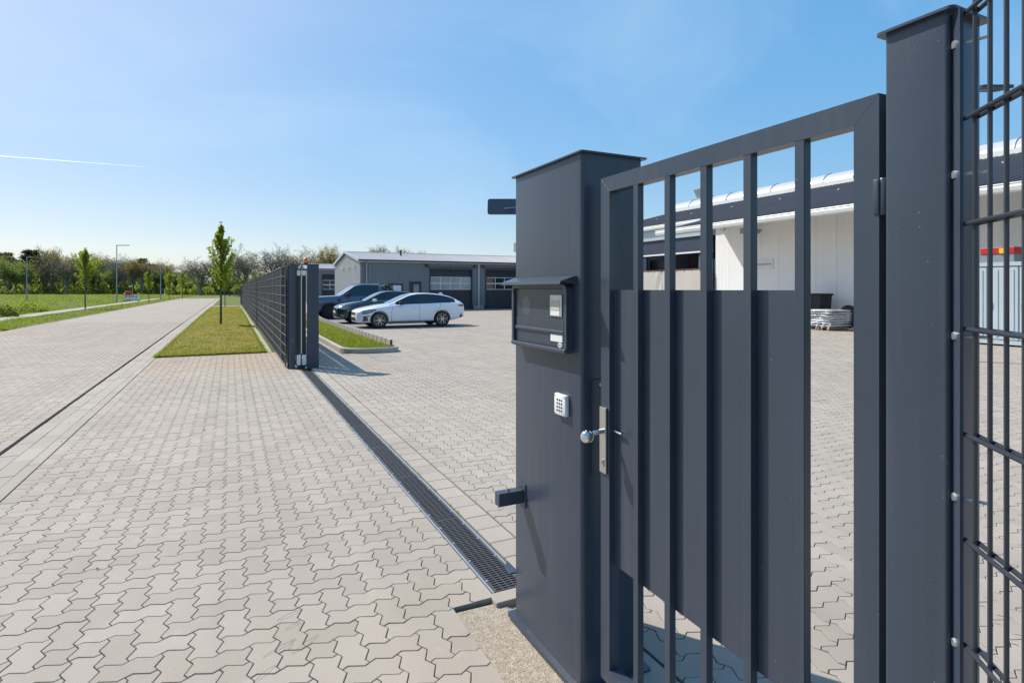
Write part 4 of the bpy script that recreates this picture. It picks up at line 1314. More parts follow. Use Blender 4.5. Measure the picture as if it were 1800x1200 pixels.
# things just inside the loading bay
b = MB(); b.cbox(24.6, 24.75, 27.2, 29.4, 0, 3.45, 0.03); b.build('bay_shutter', M['door_dark'], wh)
b = MB(); b.box(25.3, 25.5, 25.45, 25.75, 0, 3.7); b.build('bay_column', M['galv'], wh)
b = MB()
for s in range(4):
    b.box(26.0, 27.0, 25.9, 27.3, 0.8+0.7*s, 0.86+0.7*s)
for (x, y) in ((26.0,25.9),(26.95,25.9),(26.0,27.25),(26.95,27.25)): b.box(x, x+0.05, y, y+0.05, 0, 3.7)
rk = b.build('storage_rack', M['red_brown'], wh)
b = MB()
for s in range(3):
    for q in range(3): b.cbox(26.1, 26.6, 25.97+0.43*q, 26.33+0.43*q, 0.865+0.7*s, 1.2+0.7*s+0.07*((q*7+s*3)%3), 0.02)
b.build('sack_pile', M['red'], rk)
b = MB(); b.tube([(25.0,26.9,1.6),(25.0,24.7,3.3),(25.0,23.9,3.3)], 0.035, 6)
for k in range(9): b.tube([(25.0,24.7-0.13*k+0.4,1.0),(25.0,24.7-0.13*k+0.4,3.25 if k > 3 else 2.95+0.1*k)], 0.018, 5)
b.build('stair_rail', M['galv'], wh)
# barrel skylight along the ridge
prof = []
for k in range(13):
    a = math.pi*k/12; prof.append((35.2-1.0*math.cos(a), roof_z(RX)+0.12+0.85*math.sin(a)))
yk = Yn; kk = 0
while yk < Yf_-1.9:
    b = MB(); n_ = len(prof)
    b.v = [(x,yk+0.03,z) for x,z in prof]+[(x,yk+1.97,z) for x,z in prof]
    for i in range(n_-1): b.f.append((i,i+1,n_+i+1,n_+i)); b.m.append(0)
    b.build('skylight_dome', M['skylight'], wh, smooth=True)
    rb = MB(); rb.tube([(x,yk,z+0.01) for x,z in prof], 0.045, 5); rb.build('skylight_rib', M['galv'], wh)
    if kk % 7 == 3:
        fv = MB(); fv.obox((35.0,yk+0.1,roof_z(RX)+1.0),(34.55,yk+0.1,roof_z(RX)+1.75),1.5,0.06,up=(1,0,0.6)); 
        fv.v = [(x, yk+1.0+(y-yk-0.1), z) for x,y,z in fv.v]
        fv.build('smoke_vent', M['trim_blue'], wh)
    yk += 2.0; kk += 1
MB().box(RX-0.06, RX+0.0, Yn, Yf_, roof_z(RX)-0.1, roof_z(RX)+0.30).build('skylight_kerb', M['gutter_white'], wh)
MB().box(36.15, 36.3, Yn, Yf_, 5, roof_z(RX)+0.30).build('ridge_wall', M['offwhite'], wh)
# snow guard / lightning clips on the roof: small blocks
cl = MB()
for k in range(36):
    y = Yn+1+1.8*k; xx = 29.0
    cl.box(xx, xx+0.12, y, y+0.08, roof_z(xx)+0.03, roof_z(xx)+0.16)
cl.build('roof_clips', M['galv'], wh)
# sign on the wall
sgn = MB(); sgn.cbox(WX-0.04, WX-0.012, 19.42, 20.70, 2.60, 3.08, 0.004)
so = sgn.build('wall_sign', M['sign'], wh)
text_mesh('lettering', 'Warenannahme', 0.165, M['ink'], so, Vector((WX-0.043, 20.06, 2.83))-off, FACE_ROAD, 'CENTER', 0.001)
# ================================================================== CARS
# local frame: x from the nose (0) to the tail, y across (near side = -y), z up
def interp(keys, x):
    """monotone-ish piecewise interpolation through (x, v) keys"""
    if x <= keys[0][0]: return keys[0][1]
    for (xa, va), (xb, vb) in zip(keys, keys[1:]):
        if x <= xb:
            f = (x-xa)/(xb-xa); return va+(vb-va)*f
    return keys[-1][1]

def car_shell(root, P, paint):
    """lofted shell; ring points from sill to roof centre. P: dict of side-view curves"""
    xs = P['stations']
    bm = bmesh.new()
    rows = []
    for x in xs:
        w = interp(P['half'], x); zb = interp(P['bottom'], x); zs = interp(P['shoulder'], x)
        zt = interp(P['top'], x); g = interp(P['glass_half'], x); zt_e = interp(P['top_edge'], x)
        hi = max(zt_e - zs, 0.0)
        ring = [
            (0.0, zb+0.01), (w*0.80, zb), (w*0.955, zb+0.05), (w*0.985, zb+(zs-zb)*0.30), (w, zb+(zs-zb)*0.62),
            (w*0.985, zb+(zs-zb)*0.86), (w*0.945, zs),
            (w*0.915 if hi > 0.08 else w*0.86, zs+min(0.012, 0.012+hi)),
            (g, zt_e), (g*0.93, zt_e+(zt-zt_e)*0.45), (g*0.55, zt_e+(zt-zt_e)*0.85), (0.0, zt)]
        rows.append([bm.verts.new((x, -y, z)) for y, z in ring])
    n = len(rows[0])
    gx0, gx1 = P['cowl'], P['rear_glass'][1]
    for i in range(len(xs)-1):
        xm = (xs[i]+xs[i+1])/2
        for j in range(n-1):
            f = bm.faces.new((rows[i][j], rows[i][j+1], rows[i+1][j+1], rows[i+1][j]))
            m_ = 0
            if j == 7:
                for a, b_ in P['side_glass']:
                    if a < xm < b_: m_ = 1
            if j >= 9 and P['cowl'] < xm < P['roof_front']: m_ = 2
            if j >= 9 and P['rear_glass'][0] < xm < P['rear_glass'][1]: m_ = 3
            f.material_index = m_
    for row, flip in ((rows[0], False), (rows[-1], True)):
        c = bm.verts.new((row[0].co.x + (-0.0 if not flip else 0.0), 0, (row[0].co.z+row[-1].co.z)/2))
        vs_ = row
        for j in range(n-1):
            bm.faces.new((c, vs_[j+1], vs_[j]) if not flip else (c, vs_[j], vs_[j+1]))
    cl = bm.edges.layers.float.new('crease_edge')
    for i in range(len(xs)-1):
        for j, cr in ((2, 0.35), (6, 0.55), (7, 0.6), (8, 0.5), (9, 0.35)):
            e = bm.edges.get((rows[i][j], rows[i+1][j]))
            if e and (j < 7 or P['cowl']-0.01 < (xs[i]+xs[i+1])/2 < P['tail_x']): e[cl] = cr
    for i, x in enumerate(xs):
        cr = P['crease'].get(round(x, 3), 0)
        if cr:
            for j in range(n-1):
                e = bm.edges.get((rows[i][j], rows[i][j+1]))
                if e: e[cl] = cr
    geom = bm.verts[:]+bm.edges[:]+bm.faces[:]
    bmesh.ops.mirror(bm, geom=geom, axis='Y', merge_dist=0.0005)
    bmesh.ops.recalc_face_normals(bm, faces=bm.faces[:])
    me = bpy.data.meshes.new('shell'); bm.to_mesh(me); bm.free()
    for k in range(4): me.materials.append(paint)
    ob = bpy.data.objects.new('shell_tmp', me); COL.objects.link(ob)
    sub = ob.modifiers.new('s', 'SUBSURF'); sub.levels = 3; sub.render_levels = 3
    cut_obs = []
    for (wx, wz, wr) in P['arches']:
        for sgn in (-1, 1):
            cm = MB(); cm.lathe([(0.0001,-0.16),(wr,-0.16),(wr,0.16),(0.0001,0.16)], (wx, sgn*(P['width']/2-0.06), wz), 'y', 40)
            cme = cm.mesh('cut', M['hole']); co = bpy.data.objects.new('cut_tmp', cme); COL.objects.link(co)
            bo = ob.modifiers.new('b', 'BOOLEAN'); bo.operation = 'DIFFERENCE'; bo.object = co; bo.solver = 'EXACT'
            cut_obs.append(co)
    dg = bpy.context.evaluated_depsgraph_get()
    ev = bpy.data.meshes.new_from_object(ob.evaluated_get(dg))
    names = {0: ('body', paint), 1: ('side_window', M['car_glass']), 2: ('windscreen', M['screen_glass']), 3: ('rear_window', M['car_glass'])}
    bm = bmesh.new(); bm.from_mesh(ev)
    bvh = BVHTree.FromBMesh(bm)
    slotn = len(ev.materials)
    groups = {}
    bm.faces.ensure_lookup_table()
    for f in bm.faces:
        k = f.material_index if f.material_index < 4 else 4
        c = f.calc_center_median()
        if k == 1:
            seg = next((q for q, (a, b_) in enumerate(P['side_glass']) if c.x < b_+0.03), len(P['side_glass'])-1)
            key = (1, c.y > 0, seg)
        else: key = (k, False, 0)
        groups.setdefault(key, []).append(f)
    for key, fs_ in groups.items():
        idx = {}; V = []; F = []
        for f in fs_:
            ff = []
            for v in f.verts:
                if v.index not in idx: idx[v.index] = len(V); V.append(v.co[:])
                ff.append(idx[v.index])
            F.append(ff)
        nm, mm = names.get(key[0], ('wheel_arch', M['black']))
        me2 = bpy.data.meshes.new(nm); me2.from_pydata(V, [], F); me2.materials.append(mm)
        me2.polygons.foreach_set('use_smooth', [True]*len(F))
        try: me2.set_sharp_from_angle(angle=R(38))
        except Exception: pass
        link_mesh(nm, me2, root)
    bm.free()
    bpy.data.objects.remove(ob)
    for co in cut_obs: bpy.data.objects.remove(co)
    return bvh

def strip(root, bvh, name, pts, width, m, lift=0.003, side=-1, axis='y'):
    """ribbon laid on the shell; pts are (x, z) for axis y, (y, z) for axis x"""
    b = MB(); P3 = []
    dense = []
    for (a, b2) in zip(pts, pts[1:]):
        n = max(2, int(math.dist(a, b2)/0.06))
        for k in range(n): dense.append((a[0]+(b2[0]-a[0])*k/n, a[1]+(b2[1]-a[1])*k/n))
    dense.append(pts[-1])
    out = []
    for i, (u, v) in enumerate(dense):
        p0 = dense[max(0, i-1)]; p1 = dense[min(len(dense)-1, i+1)]
        t = Vector((p1[0]-p0[0], p1[1]-p0[1]))
        if t.length < 1e-6: continue
        t.normalize(); nn = Vector((-t.y, t.x))*(width/2)
        pair = []
        for s_ in (-1, 1):
            uu, vv = u+nn.x*s_, v+nn.y*s_
            if axis == 'y': o_, d_ = Vector((uu, side*3, vv)), Vector((0, -side, 0))
            else: o_, d_ = Vector((side*6 if side > 0 else -6, uu, vv)), Vector((-side, 0, 0))
            h = bvh.ray_cast(o_, d_)
            if h[0] is None: pair = None; break
            nrm = h[1] if h[1].dot(d_) < 0 else -h[1]
            pair.append(h[0]+nrm*lift)
        if pair: out.append(pair)
    for p in out: b.v += [p[0][:], p[1][:]]
    for i in range(len(out)-1): b.f.append((2*i,2*i+1,2*i+3,2*i+2)); b.m.append(0)
    return b.build(name, m, root) if len(out) > 1 else None

def patch(root, bvh, name, poly, m, lift=0.006, side=-1, axis='y', sub=3):
    """polygon laid on the shell (lamps, grilles, intakes), with an edge back to the body"""
    bm = bmesh.new()
    vs_ = [bm.verts.new((u, v, 0)) for u, v in poly]
    f = bm.faces.new(vs_)
    bmesh.ops.triangulate(bm, faces=[f])
    bmesh.ops.subdivide_edges(bm, edges=bm.edges[:], cuts=sub, use_grid_fill=True)
    b = MB(); ok = {}
    for v in bm.verts:
        if axis == 'y': o_, d_ = Vector((v.co.x, side*3, v.co.y)), Vector((0, -side, 0))
        else: o_, d_ = Vector((side*7 if side > 0 else -6, v.co.x, v.co.y)), Vector((-side, 0, 0))
        h = bvh.ray_cast(o_, d_)
        if h[0] is None: continue
        nrm = h[1] if h[1].dot(d_) < 0 else -h[1]
        ok[v] = len(b.v); b.v.append((h[0]+nrm*lift)[:])
    for f in bm.faces:
        if all(v in ok for v in f.verts): b.f.append(tuple(ok[v] for v in f.verts)); b.m.append(0)
    bm.free()
    return b.build(name, m, root, smooth=True) if b.f else None

def make_wheel(r, w, rim_r, spokes, rim_m, dark=None):
    """meshes of tyre and rim, axle along y, outer face at -y"""
    t = MB()
    t.lathe([(rim_r*0.98,-w/2+0.012),(rim_r*1.03,-w/2),(r*0.94,-w/2),(r*0.985,-w/2+0.02),(r,-w/2+0.045),(r,w/2-0.045),(r*0.985,w/2-0.02),(r*0.94,w/2),(rim_r,w/2)], (0,0,0), 'y', 40)
    tyre = t.mesh('tyre', M['rubber'], True)
    b = MB()
    b.lathe([(rim_r*0.985,-w/2+0.004),(rim_r*0.955,-w/2+0.002),(rim_r*0.93,-w/2+0.02)], (0,0,0), 'y', 40)
    for k in range(spokes):
        a = 2*math.pi*k/spokes
        for da in (-0.09, 0.09):
            a0, a1 = a+da*0.8, a+da*2.2
            p = Vector((rim_r*0.12*math.cos(a0), -w/2+0.018, rim_r*0.12*math.sin(a0)))
            q = Vector((rim_r*0.93*math.cos(a1), -w/2+0.008, rim_r*0.93*math.sin(a1)))
            b.obox(p, q, 0.0125, 0.022, up=(0,1,0))
    b.lathe([(0.0001,-w/2+0.004),(rim_r*0.16,-w/2+0.006),(rim_r*0.18,-w/2+0.02)], (0,0,0), 'y', 20)
    rim = b.mesh('rim', rim_m, False)
    d = MB(); d.lathe([(0.0001,-w/2+0.055),(rim_r*0.92,-w/2+0.05),(rim_r*0.96,-w/2+0.02)], (0,0,0), 'y', 30)
    d.lathe([(0.0001,-w/2+0.050),(rim_r*0.62,-w/2+0.048),(rim_r*0.62,-w/2+0.054)], (0,0,0), 'y', 24)
    disc = d.mesh('brake_disc', dark or M['black'], True)
    return tyre, rim, disc

def put_wheels(root, meshes, xs, half, r):
    for x in xs:
        for s in (-1, 1):
            w = link_mesh('wheel', meshes[0], root, (x, s*half, r), (0, 0, 0 if s < 0 else math.pi))
            link_mesh('rim', meshes[1], w); link_mesh('brake_disc', meshes[2], w)

def mirror_part(root, x, y, z, m, s=1.0):
    b = MB()
    for sg in (-1, 1):
        b.cbox(x-0.07*s, x+0.10*s, sg*(y+0.10)-0.085*s, sg*(y+0.10)+0.085*s, z-0.055*s, z+0.075*s, 0.035*s)
        b.obox((x+0.03, sg*(y-0.03), z-0.05), (x+0.03, sg*(y+0.04), z-0.02), 0.06, 0.03)
    b.build('wing_mirror', m, root, smooth=True)

# ------------------------------------------------------------ white estate car
wc = thing('parked_car', 'white low estate car with bright alloy wheels, parked nearest in the row', 'car', (0,0,0), 0, 'cars parked in a row in the yard')
Ln = 4.60
st = [0.0, 0.06, 0.18, 0.36, 0.55, 0.85, 1.15, 1.32, 1.55, 1.80, 2.05, 2.22, 2.55, 2.86, 2.94, 3.30, 3.62, 3.78, 3.95, 4.15, 4.32, 4.46, 4.56, 4.60]
Pw = dict(stations=st, width=1.80,
    half=[(0,0.50),(0.06,0.62),(0.18,0.74),(0.36,0.83),(0.55,0.875),(0.85,0.895),(2.3,0.90),(3.6,0.90),(4.1,0.875),(4.32,0.84),(4.46,0.80),(4.56,0.74),(4.6,0.66)],
    bottom=[(0,0.24),(0.2,0.20),(0.6,0.20),(3.9,0.22),(4.3,0.30),(4.6,0.40)],
    shoulder=[(0,0.62),(0.06,0.66),(0.18,0.70),(0.36,0.745),(0.85,0.83),(1.32,0.90),(1.8,0.93),(2.9,0.955),(3.6,0.985),(4.15,0.99),(4.32,0.985),(4.46,0.95),(4.56,0.90),(4.6,0.86)],
    top_edge=[(0,0.64),(0.06,0.69),(0.18,0.735),(0.36,0.785),(0.85,0.885),(1.15,0.93),(1.32,0.955),(1.55,1.05),(1.8,1.165),(2.05,1.275),(2.22,1.335),(2.55,1.385),(2.9,1.385),(3.3,1.36),(3.62,1.315),(3.95,1.235),(4.15,1.165),(4.32,1.075),(4.46,1.01),(4.56,0.93),(4.6,0.88)],
    top=[(0,0.66),(0.06,0.72),(0.18,0.775),(0.36,0.825),(0.85,0.925),(1.15,0.965),(1.32,0.985),(1.55,1.095),(1.8,1.215),(2.05,1.325),(2.22,1.385),(2.55,1.425),(2.9,1.425),(3.3,1.405),(3.62,1.37),(3.95,1.30),(4.15,1.215),(4.32,1.11),(4.46,1.03),(4.56,0.95),(4.6,0.90)],
    glass_half=[(0,0.44),(0.06,0.54),(0.18,0.64),(0.36,0.70),(0.85,0.76),(1.32,0.75),(1.55,0.715),(1.8,0.68),(2.05,0.645),(2.22,0.625),(2.55,0.61),(3.3,0.60),(3.95,0.60),(4.15,0.60),(4.32,0.64),(4.46,0.68),(4.56,0.66),(4.6,0.6)],
    cowl=1.33, roof_front=2.22, rear_glass=(3.96, 4.45), side_glass=[(1.56, 2.86), (2.86, 3.62), (3.62, 4.14)], tail_x=4.3,
    crease={1.32: 0.5, 4.46: 0.3, 0.06: 0.2}, arches=[(0.87, 0.335, 0.375), (3.52, 0.335, 0.375)])
bvw = car_shell(wc, Pw, M['white_paint'])
put_wheels(wc, make_wheel(0.325, 0.225, 0.240, 6, M['rim']), (0.87, 3.52), 0.795, 0.325)
mirror_part(wc, 1.72, 0.88, 0.99, M['black'])
for sd in (-1, 1):
    patch(wc, bvw, 'headlamp', [(0.20,0.615),(0.30,0.60),(0.52,0.655),(0.74,0.735),(0.50,0.725),(0.26,0.685)], M['lamp_glass'], side=sd)
    strip(wc, bvw, 'lamp_surround', [(0.21,0.60),(0.32,0.59),(0.54,0.645),(0.76,0.745),(0.50,0.737),(0.25,0.697),(0.2,0.65)], 0.028, M['black'], side=sd, lift=0.004)
    patch(wc, bvw, 'air_intake', [(0.22,0.28),(0.44,0.30),(0.40,0.45),(0.26,0.46)], M['dark_alloy'], side=sd)
    strip(wc, bvw, 'intake_trim', [(0.24,0.47),(0.48,0.49),(0.53,0.50)], 0.035, M['black'], side=sd)
    for pts in ([(1.36,0.30),(1.36,0.66),(1.44,0.90)], [(2.52,0.27),(2.54,0.60),(2.50,0.93)], [(3.10,0.60),(3.40,0.76),(3.46,0.96)], [(1.38,0.27),(3.0,0.265)]):
        strip(wc, bvw, 'door_gap', pts, 0.010, M['hole'], side=sd, lift=0.002)
    strip(wc, bvw, 'sill_trim', [(1.30,0.245),(3.08,0.245)], 0.05, M['black'], side=sd, lift=0.004)
    for x in (2.32, 3.22):
        hh = bvw.ray_cast(Vector((x, 3*sd, 0.80)), Vector((0,-sd,0)))[0]
        if hh: MB().cbox(x-0.09, x+0.09, min(hh.y, hh.y+0.022*sd), max(hh.y, hh.y+0.022*sd), 0.79, 0.818, 0.008).build('door_handle', M['white_paint'], wc)
    patch(wc, bvw, 'tail_lamp', [(4.24,0.86),(4.50,0.83),(4.55,0.88),(4.42,0.92),(4.24,0.905)], M['tail_red'], side=sd)
    patch(wc, bvw, 'rear_vent', [(4.30,0.34),(4.36,0.50),(4.44,0.56),(4.42,0.42),(4.55,0.45),(4.55,0.41),(4.38,0.36)], M['black'], side=sd)
    strip(wc, bvw, 'glass_trim', [(1.56,0.965),(2.9,0.985),(3.6,1.015),(4.1,1.05)], 0.016, M['black'], side=sd, lift=0.004)
patch(wc, bvw, 'grille', [(-0.34,0.53),(0.34,0.53),(0.40,0.62),(-0.40,0.62)], M['black'], side=-1, axis='x')
patch(wc, bvw, 'lower_grille', [(-0.48,0.29),(0.48,0.29),(0.42,0.42),(-0.42,0.42)], M['black'], side=-1, axis='x')
patch(wc, bvw, 'number_plate', [(-0.26,0.43),(0.26,0.43),(0.26,0.515),(-0.26,0.515)], M['white_plastic'], side=-1, axis='x', lift=0.012)
b = MB(); b.prism([(3.66,1.395),(3.86,1.345),(3.80,1.42),(3.74,1.432)], 'y', -0.012, 0.012); b.build('roof_fin', M['white_paint'], wc)
wc.location = (4.50, 23.72, 0.004)

# ------------------------------------------------------------ dark teal car
tc = thing('parked_car', 'dark teal crossover car half hidden between the white estate car and the pickup', 'car', (0,0,0), 0, 'cars parked in a row in the yard')
sc_ = [(x*4.3/4.6) for x in st]
def remap(keys, fx=4.3/4.6, add=0.0, mul=1.0): return [(x*fx, v*mul+add) for x, v in keys]
Pt = dict(Pw); f_ = 4.3/4.6
Pt['stations'] = [x*f_ for x in st]
for k in ('half', 'glass_half'): Pt[k] = remap(Pw[k])
Pt['half'] = [(0,0.58),(0.04,0.68),(0.17,0.79),(0.34,0.86)] + [q for q in Pt['half'] if q[0] > 0.5]
Pt['bottom'] = remap(Pw['bottom'], add=0.03)
for k in ('shoulder',): Pt[k] = remap(Pw[k], add=0.05)
for k in ('top_edge', 'top'): Pt[k] = remap(Pw[k], add=0.05, mul=1.02)
Pt['crease'] = {round(1.32*f_, 3): 0.5}
Pt['cowl'] = 1.33*f_; Pt['roof_front'] = 2.22*f_; Pt['rear_glass'] = (3.96*f_, 4.45*f_); Pt['tail_x'] = 4.3*f_
Pt['side_glass'] = [(a*f_, b_*f_) for a, b_ in Pw['side_glass']]
Pt['arches'] = [(0.84, 0.34, 0.38), (3.40, 0.34, 0.38)]
bvt = car_shell(tc, Pt, M['teal_paint'])
put_wheels(tc, make_wheel(0.33, 0.22, 0.225, 5, M['dark_alloy']), (0.84, 3.40), 0.795, 0.33)
mirror_part(tc, 1.62, 0.88, 1.05, M['white_plastic'])
for sd in (-1, 1):
    patch(tc, bvt, 'headlamp', [(0.12,0.66),(0.28,0.655),(0.62,0.76),(0.40,0.765),(0.14,0.725)], M['lamp_glass'], side=sd)
    patch(tc, bvt, 'fog_lamp', [(0.14,0.33),(0.30,0.35),(0.27,0.43),(0.15,0.42)], M['lamp_glass'], side=sd)
    for pts in ([(1.28,0.33),(1.30,0.66),(1.36,0.93)], [(2.36,0.30),(2.38,0.60),(2.34,0.98)]):
        strip(tc, bvt, 'door_gap', pts, 0.010, M['hole'], side=sd, lift=0.002)
    strip(tc, bvt, 'glass_trim', [(1.48,1.025),(2.7,1.045),(3.4,1.07)], 0.018, M['chrome'], side=sd, lift=0.004)
for sd in (-1,1):
    patch(tc, bvt, 'headlamp', [(sd*0.36,0.655),(sd*0.62,0.665),(sd*0.62,0.74),(sd*0.36,0.72)], M['lamp_glass'], side=-1, axis='x')
patch(tc, bvt, 'grille', [(-0.36,0.60),(0.36,0.60),(0.40,0.68),(-0.40,0.68)], M['black'], side=-1, axis='x')
patch(tc, bvt, 'lower_grille', [(-0.55,0.33),(0.55,0.33),(0.48,0.47),(-0.48,0.47)], M['black'], side=-1, axis='x')
for z in (0.37, 0.42): strip(tc, bvt, 'grille_bar', [(-0.5,z),(0.5,z)], 0.016, M['chrome'], side=-1, axis='x', lift=0.014)
patch(tc, bvt, 'number_plate', [(-0.26,0.49),(0.26,0.49),(0.26,0.59),(-0.26,0.59)], M['white_plastic'], side=-1, axis='x', lift=0.012)
tc.location = (4.32, 27.25, 0.004)

# ------------------------------------------------------------ slate blue pickup
pk = thing('parked_car', 'tall slate blue double cab pickup truck at the far end of the parked row', 'pickup truck', (0,0,0), 0, 'cars parked in a row in the yard')
sp_ = [0.0, 0.05, 0.18, 0.45, 0.80, 1.20, 1.48, 1.72, 1.98, 2.22, 2.36, 2.80, 3.12, 3.20, 3.60, 3.72, 3.80, 3.86, 4.2, 4.7, 5.15, 5.27, 5.32]
Pp = dict(stations=sp_, width=1.92,
    half=[(0,0.84),(0.05,0.89),(0.18,0.93),(0.45,0.95),(3.8,0.96),(5.15,0.94),(5.32,0.90)],
    bottom=[(0,0.50),(0.2,0.40),(0.8,0.38),(3.9,0.40),(4.8,0.50),(5.32,0.56)],
    shoulder=[(0,1.00),(0.05,1.06),(0.18,1.10),(0.45,1.12),(1.48,1.16),(3.8,1.20),(5.15,1.20),(5.32,1.18)],
    top_edge=[(0,1.01),(0.05,1.08),(0.18,1.135),(0.45,1.155),(1.2,1.19),(1.48,1.21),(1.72,1.36),(1.98,1.54),(2.22,1.70),(2.36,1.77),(2.8,1.80),(3.6,1.79),(3.72,1.70),(3.80,1.45),(3.86,1.25),(5.15,1.25),(5.27,1.24),(5.32,1.20)],
    top=[(0,1.03),(0.05,1.11),(0.18,1.17),(0.45,1.20),(1.2,1.235),(1.48,1.25),(1.72,1.41),(1.98,1.59),(2.22,1.75),(2.36,1.82),(2.8,1.855),(3.6,1.84),(3.72,1.76),(3.80,1.50),(3.86,1.26),(5.15,1.26),(5.27,1.25),(5.32,1.21)],
    glass_half=[(0,0.78),(0.18,0.84),(0.45,0.86),(1.48,0.83),(1.98,0.77),(2.36,0.72),(3.6,0.71),(3.8,0.76),(3.86,0.86),(5.15,0.86),(5.32,0.82)],
    cowl=1.49, roof_front=2.30, rear_glass=(3.71, 3.81), side_glass=[(1.73, 2.80), (2.80, 3.60)], tail_x=3.8,
    crease={1.48: 0.6, 3.86: 0.9, 3.72: 0.5, 0.05: 0.4, 5.27: 0.6, 5.32: 0.5}, arches=[(0.95, 0.39, 0.46), (4.20, 0.39, 0.46)])
bvp = car_shell(pk, Pp, M['slate_paint'])
put_wheels(pk, make_wheel(0.39, 0.26, 0.235, 6, M['dark_alloy']), (0.95, 4.20), 0.83, 0.39)
mirror_part(pk, 1.88, 0.95, 1.26, M['black'], 1.25)
for sd in (-1, 1):
    patch(pk, bvp, 'headlamp', [(0.06,0.90),(0.30,0.92),(0.40,1.04),(0.08,1.04)], M['lamp_glass'], side=sd)
    for pts in ([(1.62,0.50),(1.60,1.16)], [(2.78,0.48),(2.79,1.18)], [(3.72,0.75),(3.74,1.2)]):
        strip(pk, bvp, 'door_gap', pts, 0.012, M['hole'], side=sd, lift=0.002)
    strip(pk, bvp, 'arch_moulding', [(0.95+0.50*math.cos(a), 0.39+0.50*math.sin(a)) for a in [R(12+156*k/14) for k in range(15)]], 0.09, M['black'], side=sd, lift=0.02)
    strip(pk, bvp, 'arch_moulding', [(4.20+0.50*math.cos(a), 0.39+0.50*math.sin(a)) for a in [R(12+156*k/14) for k in range(15)]], 0.09, M['black'], side=sd, lift=0.02)
    patch(pk, bvp, 'wing_vent', [(1.36,0.93),(1.50,0.93),(1.54,1.05),(1.38,1.05)], M['black'], side=sd)
    b = MB(); b.obox((1.55,sd*0.93,0.40),(3.75,sd*0.93,0.40),0.12,0.06); b.build('side_step', M['black'], pk)
    for x in (2.62, 3.50):
        MB().cbox(x-0.10, x+0.10, sd*0.955-0.02, sd*0.955+0.02, 1.04, 1.075, 0.008).build('door_handle', M['black'], pk)
    b = MB(); b.obox((2.4,sd*0.64,1.845),(3.6,sd*0.64,1.85),0.05,0.05); b.build('roof_rail', M['galv'], pk)
b = MB()
for sd in (-1, 1):
    b.tube([(3.98,sd*0.80,1.22),(3.96,sd*0.76,1.72)], 0.05, 8); b.obox((3.96,sd*0.76,1.74),(4.75,sd*0.86,1.25),0.06,0.10)
b.tube([(3.96,-0.76,1.74),(3.96,0.76,1.74)], 0.05, 8)
b.build('sports_bar', M['black'], pk)
patch(pk, bvp, 'grille', [(-0.60,0.72),(0.60,0.72),(0.62,1.02),(-0.62,1.02)], M['black'], side=-1, axis='x')
pk.location = (3.72, 32.0, 0.004)
